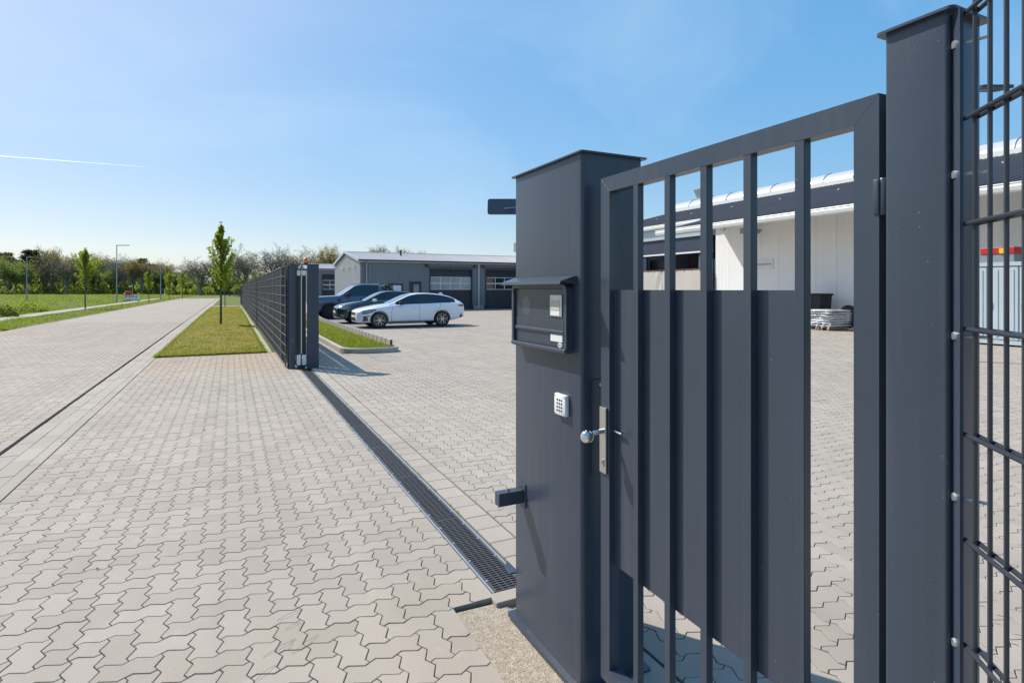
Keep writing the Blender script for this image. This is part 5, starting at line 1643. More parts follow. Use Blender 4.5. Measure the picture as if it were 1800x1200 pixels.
# ================================================================== TREES, GRASS, FIELD
def tree_meshes(seed, H, trunk_h, spread, r0, levels, nbr, leafn, leaf, leaf_m, bark_m, shape='round', twig=0.02, up=0.35, lean=0.0):
    """trunk with limbs as one mesh, crown of many small leaf faces as another"""
    r_ = random.Random(seed); b = MB(); tips = []
    def branch(p, d, L, r, lev):
        n = 4 if lev == 0 else 3
        pts = [p.copy()]; rad = [r]; q = p.copy(); dd = d.copy()
        for k in range(n):
            dd = (dd + Vector((r_.gauss(0,.13), r_.gauss(0,.13), r_.gauss(0,.08)+0.05*up))).normalized()
            q = q + dd*(L/n); pts.append(q.copy()); rad.append(max(twig*0.6, r*(1-0.72*(k+1)/n)))
        b.tube(pts, rad, (8, 6, 4, 3, 3)[min(lev, 4)], caps=False)
        if lev >= 2 or lev >= levels-1:
            for k in range(1, len(pts)): tips.append((pts[k], dd.copy(), lev))
        if lev < levels:
            m_ = nbr[min(lev, len(nbr)-1)]
            for k in range(m_):
                f = 0.30+0.70*(k+r_.random())/m_
                i = min(n-1, int(f*n)); base = pts[i].lerp(pts[i+1], f*n-i)
                side = Vector((r_.gauss(0,1), r_.gauss(0,1), r_.gauss(0,0.4))); side = (side - dd*side.dot(dd)).normalized()
                nd = (dd*r_.uniform(0.45,0.8) + side*r_.uniform(0.6,1.0) + Vector((0,0,up*0.6))).normalized()
                branch(base, nd, L*r_.uniform(0.42,0.66), max(twig, r*(1-0.6*f)*0.55), lev+1)
    if shape == 'column':
        b.tube([(0,0,0),(0.01,0.01,H*0.4),(0.0,0.02,H*0.75),(0.01,0,H)], [r0,r0*0.75,r0*0.4,0.008], 8, caps=False)
        m_ = 46
        for k in range(m_):
            f = k/(m_-1); z = trunk_h+(H*0.93-trunk_h)*f; a = r_.uniform(0, 2*math.pi)
            ln = spread*(0.35+1.3*math.sin(math.pi*min(1, 0.22+f*0.78))**1.2)*(1.12-0.75*f)*r_.uniform(0.7,1.15)
            d = Vector((math.cos(a), math.sin(a), 1.5+f)).normalized()
            p = Vector((0,0,z)); L_ = ln*1.9
            pts = [p, p+d*L_*0.5+Vector((0,0,0.02)), p+d*L_+Vector((0,0,0.10*L_))]
            b.tube(pts, [0.012,0.008,0.004], 4, caps=False)
            for q in range(8): tips.append((pts[0].lerp(pts[2], 0.18+0.82*q/7), d, 3))
        tips += [(Vector((0,0,H*(0.75+0.03*q))), Vector((0,0,1)), 3) for q in range(9)]
    else:
        trunk_top = Vector((lean*trunk_h, 0, trunk_h))
        b.tube([(0,0,-0.2),(lean*0.3*trunk_h,0,trunk_h*0.5),trunk_top], [r0*1.25,r0,r0*0.85], 8, caps=False)
        if shape == 'pine':
            top = Vector((0.3,0.1,H*0.93)); b.tube([trunk_top, trunk_top.lerp(top,0.5)+Vector((0.2,0,0)), top], [r0*0.85,r0*0.6,r0*0.2], 6, caps=False)
            for k in range(13):
                f = 0.35+0.65*k/12; p = trunk_top.lerp(top, f); a = k*2.4
                branch(p, Vector((math.cos(a), math.sin(a), 0.25)).normalized(), spread*(1.25-0.8*f)*r_.uniform(0.7,1.1), r0*0.28, 1)
        else:
            m_ = nbr[0]
            for k in range(m_):
                a = 2*math.pi*(k+r_.random()*0.6)/m_; el = r_.uniform(0.5, 1.5) if k else 3.0
                d = Vector((math.cos(a)*spread, math.sin(a)*spread, el*H*0.32)).normalized()
                branch(trunk_top-Vector((0,0,trunk_h*0.12*r_.random())), d, (H-trunk_h)*r_.uniform(0.62,0.8), r0*0.62, 0)
    # scale so that the height is H
    zmax = max(v[2] for v in b.v)
    if shape != 'column':
        s = H/zmax
        b.v = [(x*s, y*s, z*s) for x, y, z in b.v]; tips = [(p*s, d, l) for p, d, l in tips]
    V = []; F = []
    rg = np.random.default_rng(seed)
    tp = np.array([t[0][:] for t in tips])
    if len(tp) == 0: tp = np.array([[0,0,H]])
    pick = rg.integers(0, len(tp), leafn)
    sc = spread*0.10 if shape == 'column' else max(0.25, H*0.022)
    c = tp[pick] + rg.normal(0, sc, (leafn, 3))*np.array([1,1,0.8])
    if shape == 'pine': c = tp[pick] + rg.normal(0, 0.42, (leafn, 3))*np.array([1,1,0.45])
    a = rg.normal(0, 1, (leafn, 3)); a /= np.linalg.norm(a, axis=1)[:,None]
    t2 = rg.normal(0, 1, (leafn, 3)); t2 -= a*(t2*a).sum(1)[:,None]; t2 /= np.linalg.norm(t2, axis=1)[:,None]
    sz = leaf*rg.uniform(0.6, 1.35, leafn)[:,None]
    # each leaf a kite of four points, slightly folded
    nrm = np.cross(a, t2)
    P = np.stack([c-a*sz, c+t2*sz*0.5+nrm*sz*0.12, c+a*sz, c-t2*sz*0.5+nrm*sz*0.12], 1).reshape(-1, 3)
    lo = np.arange(leafn*4); crown = np_mesh('crown', P, lo, np.full(leafn, 4), leaf_m)
    trunk = b.mesh('trunk', bark_m, smooth=True)
    return trunk, crown

def place_tree(me, x, y, s, rz, label, group=None, name='tree', cat='tree', sz=None):
    t = thing(name, label, cat, (x, y, -0.05), 0, group)
    t.rotation_euler = (0, 0, rz); t.scale = (s, s, sz or s)
    link_mesh('trunk', me[0], t); link_mesh('crown', me[1], t)
    return t

# street trees: young columnar hornbeams
horn = [tree_meshes(21, 4.62, 1.45, 0.40, 0.05, 0, [0], 4600, 0.055, M['leaf_lime'], M['bark'], 'column'),
        tree_meshes(22, 4.7, 1.6, 0.55, 0.05, 0, [0], 4600, 0.062, M['leaf_lime'], M['bark'], 'column')]
place_tree(horn[0], -0.38, 28.3, 1.0, 0.3, 'slim young lime green tree standing in the lawn strip beside the fence, the nearest tree', name='young_tree')
place_tree(horn[1], -0.45, 59.0, 0.85, 1.3, 'slim young tree behind the nearest one in the lawn strip past the crossing', name='young_tree')
place_tree(horn[1], -10.4, 55.9, 1.05, 2.0, 'lime green young tree on the left verge beside the pale path, biggest on that side', name='young_tree')
place_tree(horn[0], -9.2, 84.6, 0.95, 2.9, 'young green tree on the left verge right of the red and white barrier', name='young_tree')
for x, y, s in ((-8.6, 104.0, 0.92), (-7.0, 107.0, 0.92)):
    place_tree(horn[1], x, y, s, x, 'tiny far young tree at the end of the road, %s of two' % ('left' if x < -8 else 'right'), 'far young trees at the end of the road', name='young_tree')
place_tree(horn[1], -28.4, 30.9, 0.95, 0.7, 'lime green young tree cut off by the left edge of the photo', name='young_tree')

# wood and big trees behind
T_bare = [tree_meshes(31, 15, 3.2, 1.0, 0.42, 4, [7,5,4,4,3], 600, 0.14, M['leaf_olive'], M['bark_grey'], twig=0.026),
          tree_meshes(32, 15, 3.6, 1.2, 0.48, 4, [7,5,4,4,3], 1200, 0.15, M['leaf_ochre'], M['bark_grey'], twig=0.026)]
T_olive = [tree_meshes(41, 15, 4.2, 0.8, 0.34, 3, [7,6,5,4], 2000, 0.21, M['leaf_olive'], M['bark'], twig=0.035),
           tree_meshes(42, 15, 4.8, 0.8, 0.34, 3, [7,6,5,4], 2200, 0.20, M['leaf_ochre'], M['bark'], twig=0.035)]
T_green = [tree_meshes(51, 13, 2.0, 0.8, 0.28, 3, [8,6,5,4], 4400, 0.22, M['leaf_fresh'], M['bark_grey'], twig=0.035),
           tree_meshes(52, 14, 3.5, 0.7, 0.28, 3, [8,6,5,4], 3200, 0.21, M['leaf_fresh'], M['bark'], twig=0.035)]
T_pine = [tree_meshes(61, 16, 8.5, 3.6, 0.30, 2, [5,5,4], 4200, 0.26, M['leaf_pine'], M['bark'], 'pine', twig=0.04)]
rw = random.Random(5)
def at_px(px, d):          # point on the ground at a bearing, used to lay out the far wood
    t = (px-900)/1000; return d*(CS*t+SN), d*(CS-SN*t)
ORDN = ['leftmost','second','third','fourth','fifth','sixth','seventh','eighth','ninth','tenth','eleventh','twelfth','thirteenth','fourteenth','fifteenth','sixteenth','seventeenth','eighteenth']
def nth(k): return ORDN[k] + ('' if k == 0 else ' from the left')
word = {'bare': 'bare branched', 'olive': 'olive brown budding', 'green': 'fresh green', 'pine': 'dark pine'}
sets = {'bare': T_bare, 'olive': T_olive, 'green': T_green, 'pine': T_pine}
row = []
for k in range(26):
    row.append((-22+k*14.2+rw.uniform(-4,4), 186+rw.uniform(-6,10), rw.choice(['olive','green','bare','green','olive','olive','bare'])))
nfront = len(row)
for k in range(34):
    row.append((-30+k*11.6+rw.uniform(-4,4), 205+rw.uniform(-5,25), rw.choice(['olive','olive','bare','green','bare','pine','green','olive'])))
seen = {}
for q, (px, d, kind) in enumerate(row):
    if abs(px-91) < 12 and d < 200: continue
    if abs(px-30) < 34 and d < 197: continue
    x, y = at_px(px, d)
    top = 443 if px < 110 else (452 if px < 250 else 452+(px-250)*0.30)
    hh = (EYE + (508-top-rw.uniform(-12,14))*d/1000)
    me = rw.choice(sets[kind]); base = {'bare': 15, 'olive': 15, 'green': 13.5, 'pine': 16}[kind]
    if kind == 'green': hh *= 0.86
    if q < nfront:
        i = seen.get(kind, 0); seen[kind] = i+1
        lb = '%s tree, %s of its kind in the far wood' % (word[kind], nth(i)); gr = 'trees in the front row of the far wood'
    else:
        lb = '%s tree deeper in the far wood behind the front row' % word[kind]; gr = word[kind]+' trees deeper in the far wood'
    place_tree(me, x, y, hh/base*rw.uniform(0.95, 1.1), rw.uniform(0, 6.28), lb, gr, sz=hh/base)
x, y = at_px(91, 183); place_tree(T_bare[1], x, y, 1.05, 2.2, 'broad dark oak with spreading bare limbs standing in front of the far wood', name='oak_tree')
for px, d, h, wd in ((14, 176, 11.5, 'leftmost'), (28, 180, 10.8, 'middle'), (44, 178, 11.0, 'rightmost')):
    x, y = at_px(px, d); place_tree(T_green[0], x, y, h/13*0.85, px, wd+' of three fresh green birch like bushes before the far wood', 'fresh green bushes in front of the far wood', sz=h/13)
x, y = at_px(54, 190); place_tree(T_pine[0], x, y, 0.92, 1.0, 'dark pine rising above the green bushes near the left edge', name='pine_tree')
# trees beyond the end of the road and over the halls
far = [(352, 150, 452, 'bare', 0, 'wide leaning bare tree beyond the end of the road, left of the nearest young tree', 1.35),
       (378, 165, 450, 'bare', 0, 'bare tree directly behind the nearest young tree', 0.9),
       (431, 132, 431, 'bare', 1, 'oak with thin ochre buds between the nearest young tree and the long fence', 0.95),
       (412, 140, 452, 'bare', 0, 'forked bare tree standing close left of the ochre budded oak', 0.8),
       (482, 140, 431, 'bare', 0, 'tall bare tree above the middle of the long fence', 0.95),
       (524, 140, 434, 'bare', 1, 'olive budded tree above the fence just left of the gate portal', 1.0),
       (506, 150, 452, 'bare', 1, 'lower thin tree filling the gap above the long fence', 0.8),
       (583, 135, 432, 'olive', 1, 'ochre leafed tree above the small rear hall', 0.85),
       (560, 150, 445, 'bare', 0, 'bare twigged tree beside the orange beacon', 0.7),
       (664, 170, 434, 'olive', 0, 'leftmost olive tree top peeping over the ridge of the workshop hall', 0.8),
       (704, 170, 436, 'olive', 1, 'ochre tree top peeping over the hall ridge behind the roof vent', 0.7),
       (735, 175, 443, 'olive', 0, 'last low tree top peeping over the hall ridge', 0.7)]
for px, d, top, kind, k, lb, wid in far:
    x, y = at_px(px, d); hh = (EYE+(508-top)*d/1000)*1.06
    base = 15
    place_tree(sets[kind][k], x, y, hh/base*wid*1.15, px*0.7, lb, sz=hh/base)
for px, d, hh, kd in ((300, 190, 6.0, 0), (322, 186, 5.0, 1), (345, 185, 6.0, 0), (395, 150, 4.2, 1), (421, 130, 5.0, 0), (404, 128, 4.0, 1), (418, 120, 3.0, 0), (450, 160, 7, 1), (470,165,7,0), (500,165,6,1), (385,165,5,0), (365,170,4.5,1)):
    shn = sorted([300,322,345,395,421,404,418,450,470,500,385,365]).index(px)
    x, y = at_px(px, d); place_tree(T_green[kd], x, y, hh/13.5*1.5, px, nth(shn)+' of the green shrubs beyond the road end and the fence', 'green shrubs beyond the road end', name='shrub', cat='shrub', sz=hh/13.5)

# undergrowth under the wood: one mass
def leaf_cloud(name, boxes, n, size, m, seed, label):
    rg = np.random.default_rng(seed); Ps = []
    for (px0, px1, d0, d1, h) in boxes:
        k = n
        px = rg.uniform(px0, px1, k); d = rg.uniform(d0, d1, k); t = (px-900)/1000
        x = d*(CS*t+SN); y = d*(CS-SN*t)
        hump = h*(0.55+0.45*np.sin(px*0.21+1.3)*np.sin(px*0.077+d*0.1))
        z = hump*rg.uniform(0, 1, k)**0.8
        c = np.c_[x, y, z]
        a = rg.normal(0,1,(k,3)); a /= np.linalg.norm(a,axis=1)[:,None]
        b_ = rg.normal(0,1,(k,3)); b_ -= a*(a*b_).sum(1)[:,None]; b_ /= np.linalg.norm(b_,axis=1)[:,None]
        s = size*rg.uniform(0.6,1.4,k)[:,None]
        Ps.append(np.stack([c-a*s, c+b_*s*0.6, c+a*s, c-b_*s*0.6], 1).reshape(-1,3))
    P = np.vstack(Ps); o = link_mesh(name, np_mesh(name, P, np.arange(len(P)), np.full(len(P)//4, 4), m))
    o['kind'] = 'stuff'; o['label'] = label; o['category'] = 'undergrowth'
leaf_cloud('undergrowth', [(-40, 345, 182, 200, 4.5), (-40, 345, 200, 235, 8.0), (-40, 345, 225, 240, 9.0), (290, 425, 160, 200, 3.2), (420, 640, 175, 200, 4.0)], 15000, 0.36, M['leaf_under'], 9, 'dark green undergrowth along the foot of the far wood')

# ------------------------------------------------------------ grass blades
def blades(name, x, y, h, w, m, label, seed, z0=0.0, spread=0.5):
    rg = np.random.default_rng(seed); n = len(x)
    a = rg.uniform(0, 2*np.pi, n); lean = rg.normal(0, spread, (n, 2))*h[:,None]
    dx, dy = np.cos(a)*w, np.sin(a)*w
    P = np.stack([np.c_[x-dx, y-dy, np.full(n, z0)], np.c_[x+dx, y+dy, np.full(n, z0)], np.c_[x+lean[:,0], y+lean[:,1], z0+h]], 1).reshape(-1,3)
    o = link_mesh(name, np_mesh(name, P, np.arange(3*n), np.full(n, 3), m)); o['kind'] = 'stuff'
    o['label'] = label; o['category'] = 'grass'
    return o
rg = np.random.default_rng(2)
n = 52000
x = rg.uniform(-1.53, 0.78, n); y = 15.38+(58-15.4)*rg.uniform(0,1,n)**1.9
y[:6000] = 15.36+rg.uniform(0,0.14,6000)
x[6000:9000] = -1.53+rg.normal(0,0.02,3000)
blades('lawn_grass', x, y, rg.uniform(0.02,0.055,n), rg.uniform(0.004,0.009,n)*np.clip(y/18,1,2.2), M['blade_dry'], 'short worn grass of the lawn strip along the fence', 3)
n = 26000      # greener clumps and ragged edges of the lawn
x = rg.uniform(-1.55, 0.80, n); y = 15.36+(50-15.4)*rg.uniform(0,1,n)**1.8
x[:2500] = -1.53+rg.normal(0,0.025,2500); x[2500:5000] = 0.77+rg.normal(0,0.02,2500)
x[5000:7500] = rg.uniform(-1.52,0.76,2500); y[5000:7500] = 15.37+np.abs(rg.normal(0,0.03,2500))
ns = np.sin(x*3.1+1.3*np.sin(y*1.7))*np.sin(y*2.3+1.9*np.sin(x*2.2))
k_ = (ns > 0.45) | (np.arange(n) < 7500)
x, y = x[k_], y[k_]
blades('lawn_clumps', x, y, rg.uniform(0.03,0.085,len(x)), rg.uniform(0.005,0.011,len(x))*np.clip(y/18,1,2), M['blade'], 'greener clumps and ragged edges of the lawn strip', 13)
n = 14000
x = rg.uniform(2.56, 3.74, n); y = 14.2+14*rg.uniform(0,1,n)**1.6
k_ = (x > 2.9) | (y > 14.75)
x, y = x[k_], y[k_]; n = len(x)
blades('island_grass', x, y, rg.uniform(0.03,0.09,n), rg.uniform(0.005,0.010,n), M['blade'], 'fresh grass growing on the kerbed planting island', 4, 0.085)
# rough verges and field on the left: taller tufts, thinning out with distance
n = 120000
d = 22+150*rg.uniform(0,1,n)**2.2; t = rg.uniform(-0.98,-0.50,n)
x = d*(CS*t+SN); y = d*(CS-SN*t)
keep = (x < -7.72) & ~((x > -11.6) & (x < -10.3))
x, y, d = x[keep], y[keep], d[keep]
nz = 0.5+0.5*np.sin(x*0.9+1.7*np.sin(y*0.37))*np.sin(y*0.6+1.1*np.sin(x*0.53))
verge = x > -10.3
h = np.where(verge, 0.06+0.12*nz, 0.05+0.20*nz**2)*rg.uniform(0.5,1.3,len(x))
kk = rg.uniform(0,1,len(x)) < (0.35+0.65*nz)
x, y, d, h = x[kk], y[kk], d[kk], h[kk]
blades('field_grass', x, y, h, 0.010*np.clip(d/26,1,4)*rg.uniform(0.7,1.3,len(x)), M['blade'], 'rough green grass of the verge and the field on the left', 5, -0.05, 0.45)
def dots(name, x, y, z, s, m, label):
    n = len(x); P = []
    for k in range(6):
        a = k*math.pi/3; P.append(np.c_[x+np.cos(a)*s, y+np.sin(a)*s, z+0.3*s*np.sin(a*2)])
    P = np.stack(P, 1).reshape(-1,3)
    o = link_mesh(name, np_mesh(name, P, np.arange(6*n), np.full(n, 6), m)); o['kind'] = 'stuff'; o['label'] = label; o['category'] = 'flowers'
n = 300; x = rg.uniform(-1.45, 0.7, n); y = 15.6+rg.uniform(0,1,n)**1.6*22
dots('daisies', x, y, np.full(n, 0.045), 0.008*np.clip(y/18,1,1.6), M['daisy'], 'white daisies scattered in the lawn strip')
n = 700; d = 24+70*rg.uniform(0,1,n)**1.5; t = rg.uniform(-0.95,-0.5,n); x = d*(CS*t+SN); y = d*(CS-SN*t)
k_ = (x < -7.9) & ~((x > -11.6) & (x < -10.3)); x, y, d = x[k_], y[k_], d[k_]
dots('dandelions', x, y, np.full(len(x), 0.12), 0.016*np.clip(d/26,1,2.5), M['dandelion'], 'yellow dandelions in the verge and the field on the left')
# a leafy clump by the path
def clump(x0, y0, r, h, n, m, label, flowers=False):
    t = thing('wild_plant', label, 'plant', (x0, y0, -0.05))
    rg = np.random.default_rng(int(x0*-10))
    a = rg.uniform(0, 6.28, n); rr = r*np.sqrt(rg.uniform(0,1,n)); z = h*(1-(rr/r)**2*0.7)*rg.uniform(0.2,1,n)
    c = np.c_[np.cos(a)*rr, np.sin(a)*rr, z]
    d1 = rg.normal(0,1,(n,3)); d1 /= np.linalg.norm(d1,axis=1)[:,None]; d2 = rg.normal(0,1,(n,3)); d2 -= d1*(d1*d2).sum(1)[:,None]; d2 /= np.linalg.norm(d2,axis=1)[:,None]
    s = 0.075*rg.uniform(0.6,1.4,n)[:,None]
    P = np.stack([c-d1*s, c+d2*s*0.5, c+d1*s, c-d2*s*0.5],1).reshape(-1,3)
    link_mesh('foliage', np_mesh('foliage', P, np.arange(4*n), np.full(n,4), m), t)
    if flowers:
        n2 = 60; a = rg.uniform(0,6.28,n2); rr = r*1.25*np.sqrt(rg.uniform(0,1,n2)); s = 0.04
        cx, cy, cz = np.cos(a)*rr, np.sin(a)*rr, h*rg.uniform(0.8,1.35,n2)
        P = np.stack([np.c_[cx+s*math.cos(k*1.05), cy+s*math.sin(k*1.05), cz] for k in range(6)],1).reshape(-1,3)
        link_mesh('blossoms', np_mesh('blossoms', P, np.arange(6*n2), np.full(n2,6), M['daisy']), t)
clump(-11.9, 42.8, 0.75, 0.75, 900, M['leaf_under'], 'dark leafy wild plant with white blossoms beside the pale path', True)
for tn, (px, py) in enumerate(((5, 552), (18, 550), (45, 546), (56, 543), (64, 547))):
    d = 1.58*1000/(py-508); x, y = at_px(px, d); clump(x, y, 0.8, 0.5, 500, M['blade'], nth(tn)+' of the low weed tufts in the field beyond the pale path')

# ================================================================== STREET FURNITURE
def street_lamp(x, y, h, label, arm=0.9, rz=0.0):
    t = thing('street_lamp', label, 'street lamp', (x, y, -0.05))
    t.rotation_euler = (0, 0, rz)
    b = MB(); b.lathe([(0.085,0),(0.085,0.9),(0.065,1.0),(0.045,h)], (0,0,0), 'z', 10); b.build('mast', M['lamp_grey'], t, smooth=True) if False else link_mesh('mast', b.mesh('mast', M['lamp_grey'], True), t)
    b = MB(); b.cbox(-0.05, arm, -0.11, 0.11, h-0.02, h+0.07, 0.02); link_mesh('lamp_head', b.mesh('lamp_head', M['lamp_grey']), t)
    return t
street_lamp(-12.45, 83.8, 6.95, 'slim grey street lamp on the left verge, tallest against the sky', 1.5, YAW*-1)
street_lamp(-25.3, 100.5, 6.0, 'slim grey street lamp far out in the field near the left edge', 0.6, 0.5)
street_lamp(-9.3, 99.0, 5.2, 'slim grey street lamp right of the red and white barrier', 0.5, 0.5)
an = thing('antenna_mast', 'thin grey lattice mast rising behind the nearest young tree', 'mast', (0, 0, 0))
x, y = at_px(374, 210)
an.location = (x, y, 0)
b = MB()
for k in range(3):
    a = k*2.094; b.tube([(0.5*math.cos(a),0.5*math.sin(a),0),(0.12*math.cos(a),0.12*math.sin(a),19.5)], 0.07, 5)
for k in range(24):
    z = k*0.8; r0 = 0.5-0.38*z/19.5; b.tube([(r0*math.cos(q*2.094),r0*math.sin(q*2.094),z+0.25*q) for q in range(4)], 0.04, 4)
link_mesh('lattice', b.mesh('lattice', M['lamp_grey']), an)
# red and white barrier
x, y = at_px(231, 77.5)
br = thing('road_barrier', 'red and white barrier board with yellow lamps on the left verge', 'barrier', (x, y, -0.05), -YAW)
BW = 2.05
b = MB()
for k in range(9):
    b.mi = 0 if k % 2 == 0 else 1
    b.box(-BW/2+BW*k/9, -BW/2+BW*(k+1)/9, -0.03, 0.03, 0.52, 0.72)
b.mi = 0; b.box(-BW/2, BW/2, -0.03, 0.03, 0.721, 0.80); b.box(-BW/2, BW/2, -0.03, 0.03, 0.15, 0.519)
link_mesh('board', b.mesh('board', [M['white_plastic'], M['red']]), br)
for sx in (-1, 1):
    link_mesh('foot', MB().cbox(sx*0.85-0.2, sx*0.85+0.2, -0.3, 0.3, 0.0, 0.12, 0.02).mesh('foot', M['black']), br)
    link_mesh('warning_lamp', MB().lathe([(0.0001,0.30),(0.09,0.26),(0.1,0.12),(0.06,0.05),(0.05,0)], (sx*0.93, 0, 0.80), 'z', 12).mesh('warning_lamp', M['yellow'], True), br)
x, y = at_px(224.5, 80.5)
rc = thing('red_box', 'small red and yellow cabinet standing behind the barrier board', 'cabinet', (x, y, -0.05), -YAW)
link_mesh('cabinet', MB().cbox(-0.30, 0.48, -0.25, 0.25, 0.55, 1.32, 0.04).mesh('cabinet', M['red']), rc)
link_mesh('yellow_panel', MB().cbox(-0.42, -0.302, -0.2, 0.2, 0.60, 1.15, 0.02).mesh('yellow_panel', M['yellow']), rc)
link_mesh('stand', MB().box(-0.2, 0.35, -0.15, 0.15, 0, 0.549).mesh('stand', M['black']), rc)
x, y = at_px(233, 82)
ps = thing('sign_post', 'thin grey post with a small white street sign behind the barrier', 'street sign', (x, y, -0.05), -YAW)
link_mesh('post', MB().lathe([(0.035,0),(0.035,2.15)], (0,0,0), 'z', 8).mesh('post', M['lamp_grey']), ps)
link_mesh('sign_plate', MB().cbox(-0.55, 0.03, -0.02, 0.02, 1.95, 2.13, 0.01).mesh('sign_plate', M['sign']), ps)

# yard lamps on masts: flat heads
def yard_lamp(x, y, z, label, dirx, tilt, w=0.85, dpt=0.55):
    t = thing('yard_lamp', label, 'lamp', (x, y, 0), -YAW)
    link_mesh('mast', MB().lathe([(0.075,0),(0.06,z-0.1),(0.05,z+0.15)], (0,0,0), 'z', 12).mesh('mast', M['lamp_grey'], True), t)
    b = MB(); b.rbox(-w/2, w/2, -dpt/2, dpt/2, -0.03, 0.03, 0.07, 4)
    me = b.mesh('lamp_head', M['anthracite']); me.transform(Matrix.Translation((dirx*(w/2+0.10), -0.1, z)) @ Matrix.Rotation(tilt, 4, 'X'))
    link_mesh('lamp_head', me, t)
    b = MB(); b.tube([(0,0,z-0.05),(dirx*0.25,-0.12,z-0.03),(dirx*0.62*w,-0.16,z-0.06)], [0.035,0.03,0.015], 8); link_mesh('arm', b.mesh('arm', M['lamp_grey'], True), t)
    return t
x, y = at_px(923, 16.0)
yl = yard_lamp(x, y, 3.88, 'flat dark yard lamp head sticking out left of the gate pillar top', -1, R(62), 0.95, 0.50)
link_mesh('camera_box', MB().cbox(-0.33, -0.21, -0.08, 0.08, 2.62, 2.88, 0.02).mesh('camera_box', M['white_plastic']), yl)
x, y = at_px(1697, 12.5)
yard_lamp(x, y, 5.95, 'flat dark yard lamp head seen through the mesh fence high on the right', 1, R(8), 0.70, 0.5)

# ------------------------------------------------------------ things by the warehouse
bn = thing('wheelie_bin', 'black wheelie bin against the white wall, left of the wrapped pallet', 'bin', (23.1, 16.45, 0), R(90)); bn.scale = (1.28, 1.28, 1.28)
b = MB(); b.prism([(-0.26,0.10),(0.26,0.10),(0.32,1.02),(-0.34,1.02)], 'y', -0.29, 0.29); link_mesh('body', b.mesh('body', M['black']), bn)
b = MB(); b.cbox(-0.40, 0.36, -0.32, 0.32, 1.021, 1.09, 0.03); b.tube([(0.40,-0.28,1.0),(0.40,0.28,1.0)], 0.02, 8); link_mesh('lid', b.mesh('lid', M['black']), bn)
for sy in (-0.25, 0.25):
    link_mesh('wheel', MB().lathe([(0.0001,-0.03),(0.10,-0.03),(0.10,0.03),(0.0001,0.03)], (0.24, sy, 0.10), 'y', 16).mesh('wheel', M['rubber']), bn)
pl = thing('wrapped_pallet', 'low pallet stack wrapped in shiny clear film beside the black bin', 'pallet', (20.9, 14.4, 0), 0)
pb = MB()
for k in range(3): pb.box(-0.6, 0.6, -0.42+0.37*k, -0.32+0.37*k, 0.02, 0.11)
for k in range(6): pb.box(-0.6+0.21*k, -0.46+0.21*k, -0.42, 0.42, 0.111, 0.135)
link_mesh('pallet', pb.mesh('pallet', M['pallet_wood']), pl)
rp = random.Random(4)
for k in range(7):
    bm = bmesh.new(); bmesh.ops.create_cube(bm, size=1)
    bmesh.ops.subdivide_edges(bm, edges=bm.edges[:], cuts=5, use_grid_fill=True)
    o_ = rp.uniform(-0.04, 0.04); q_ = rp.uniform(-0.03, 0.03)
    for v in bm.verts:
        e = max(abs(v.co.x), abs(v.co.y))*2
        v.co.z *= 1-0.55*max(0, e-0.6)/0.4
        v.co.x = v.co.x*(1.20+0.03*math.sin(9*v.co.y+k))+o_+rp.gauss(0, .008); v.co.y = v.co.y*(1.06+0.03*math.sin(8*v.co.x+2*k))+q_+rp.gauss(0, .008)
        v.co.z = 0.19+0.092*k+v.co.z*0.11+rp.gauss(0, .006)
    me = bpy.data.meshes.new('bag_layer'); bm.to_mesh(me); bm.free(); me.materials.append(M['wrap'])
    me.polygons.foreach_set('use_smooth', [True]*len(me.polygons))
    link_mesh('bag_layer', me, pl)
b = MB()
for q in range(5):      # loose film tails hanging at the foot
    yy = -0.5+0.25*q
    b.tube([(-0.62,yy,0.26),(-0.66-0.03*(q%2),yy+0.05,0.12),(-0.64,yy+0.10,0.02)], [0.03,0.022,0.010], 6)
link_mesh('film_tails', b.mesh('film_tails', M['wrap'], True), pl)
tb = thing('tyre', 'dark tyre standing upright behind the wrapped pallet', 'tyre', (22.3, 14.55, 0.47), R(-20))
tb.rotation_euler = (0, R(8), R(-20))
link_mesh('casing', MB().lathe([(0.28,-0.11),(0.40,-0.12),(0.46,-0.08),(0.475,0),(0.46,0.08),(0.40,0.12),(0.28,0.11),(0.27,0),(0.28,-0.11)], (0,0,0), 'x', 30).mesh('casing', M['rubber'], True), tb)
# tarpaulins hung on a rail in front of the bay
def tarp(y0, y1, label, seed):
    t = thing('tarpaulin', label, 'tarpaulin', (24.0, (y0+y1)/2, 0))
    W = y1-y0; b = MB(); nx, nz = 48, 16; r_ = random.Random(seed)
    ph = [r_.uniform(0,6.28) for _ in range(4)]
    for j in range(nz+1):
        for i in range(nx+1):
            u = i/nx; v = j/nz
            fold = 0.05*math.exp(-((u-0.06)/0.06)**2)*math.sin(30*u+8*v+ph[0]) + 0.012*math.sin(9*u+3*v+ph[1]) + 0.008*math.sin(23*u-5*v+ph[2])
            b.v.append((-0.25+fold*(1.1-0.6*v), -W/2+W*u, 0.05+2.62*v + 0.012*math.sin(math.pi*((u*6) % 1.0))*(-1 if j == nz else 0)))
    for j in range(nz):
        for i in range(nx):
            a = j*(nx+1)+i; b.f.append((a+nx+1, a+nx+2, a+1, a)); b.m.append(0)
    link_mesh('sheet', b.mesh('sheet', M['tarp'], True), t)
    e = MB()
    for k in range(int(W/0.55)+1):
        y = -W/2+0.06+(W-0.12)*k/max(1, int(W/0.55)); e.tube([(-0.26,y,2.60),(-0.26,y,2.69),(-0.19,y,2.72)], 0.014, 5)
    o = e.build('hooks', M['black'], None); o.parent = t
    link_mesh('rail', MB().tube([(-0.19,-W/2,2.72),(-0.19,W/2,2.72)], 0.025, 8).mesh('rail', M['red_brown']), t)
    return t
tarp(27.25, 31.5, 'creased beige tarpaulin hanging at the far side of the loading bay', 1)
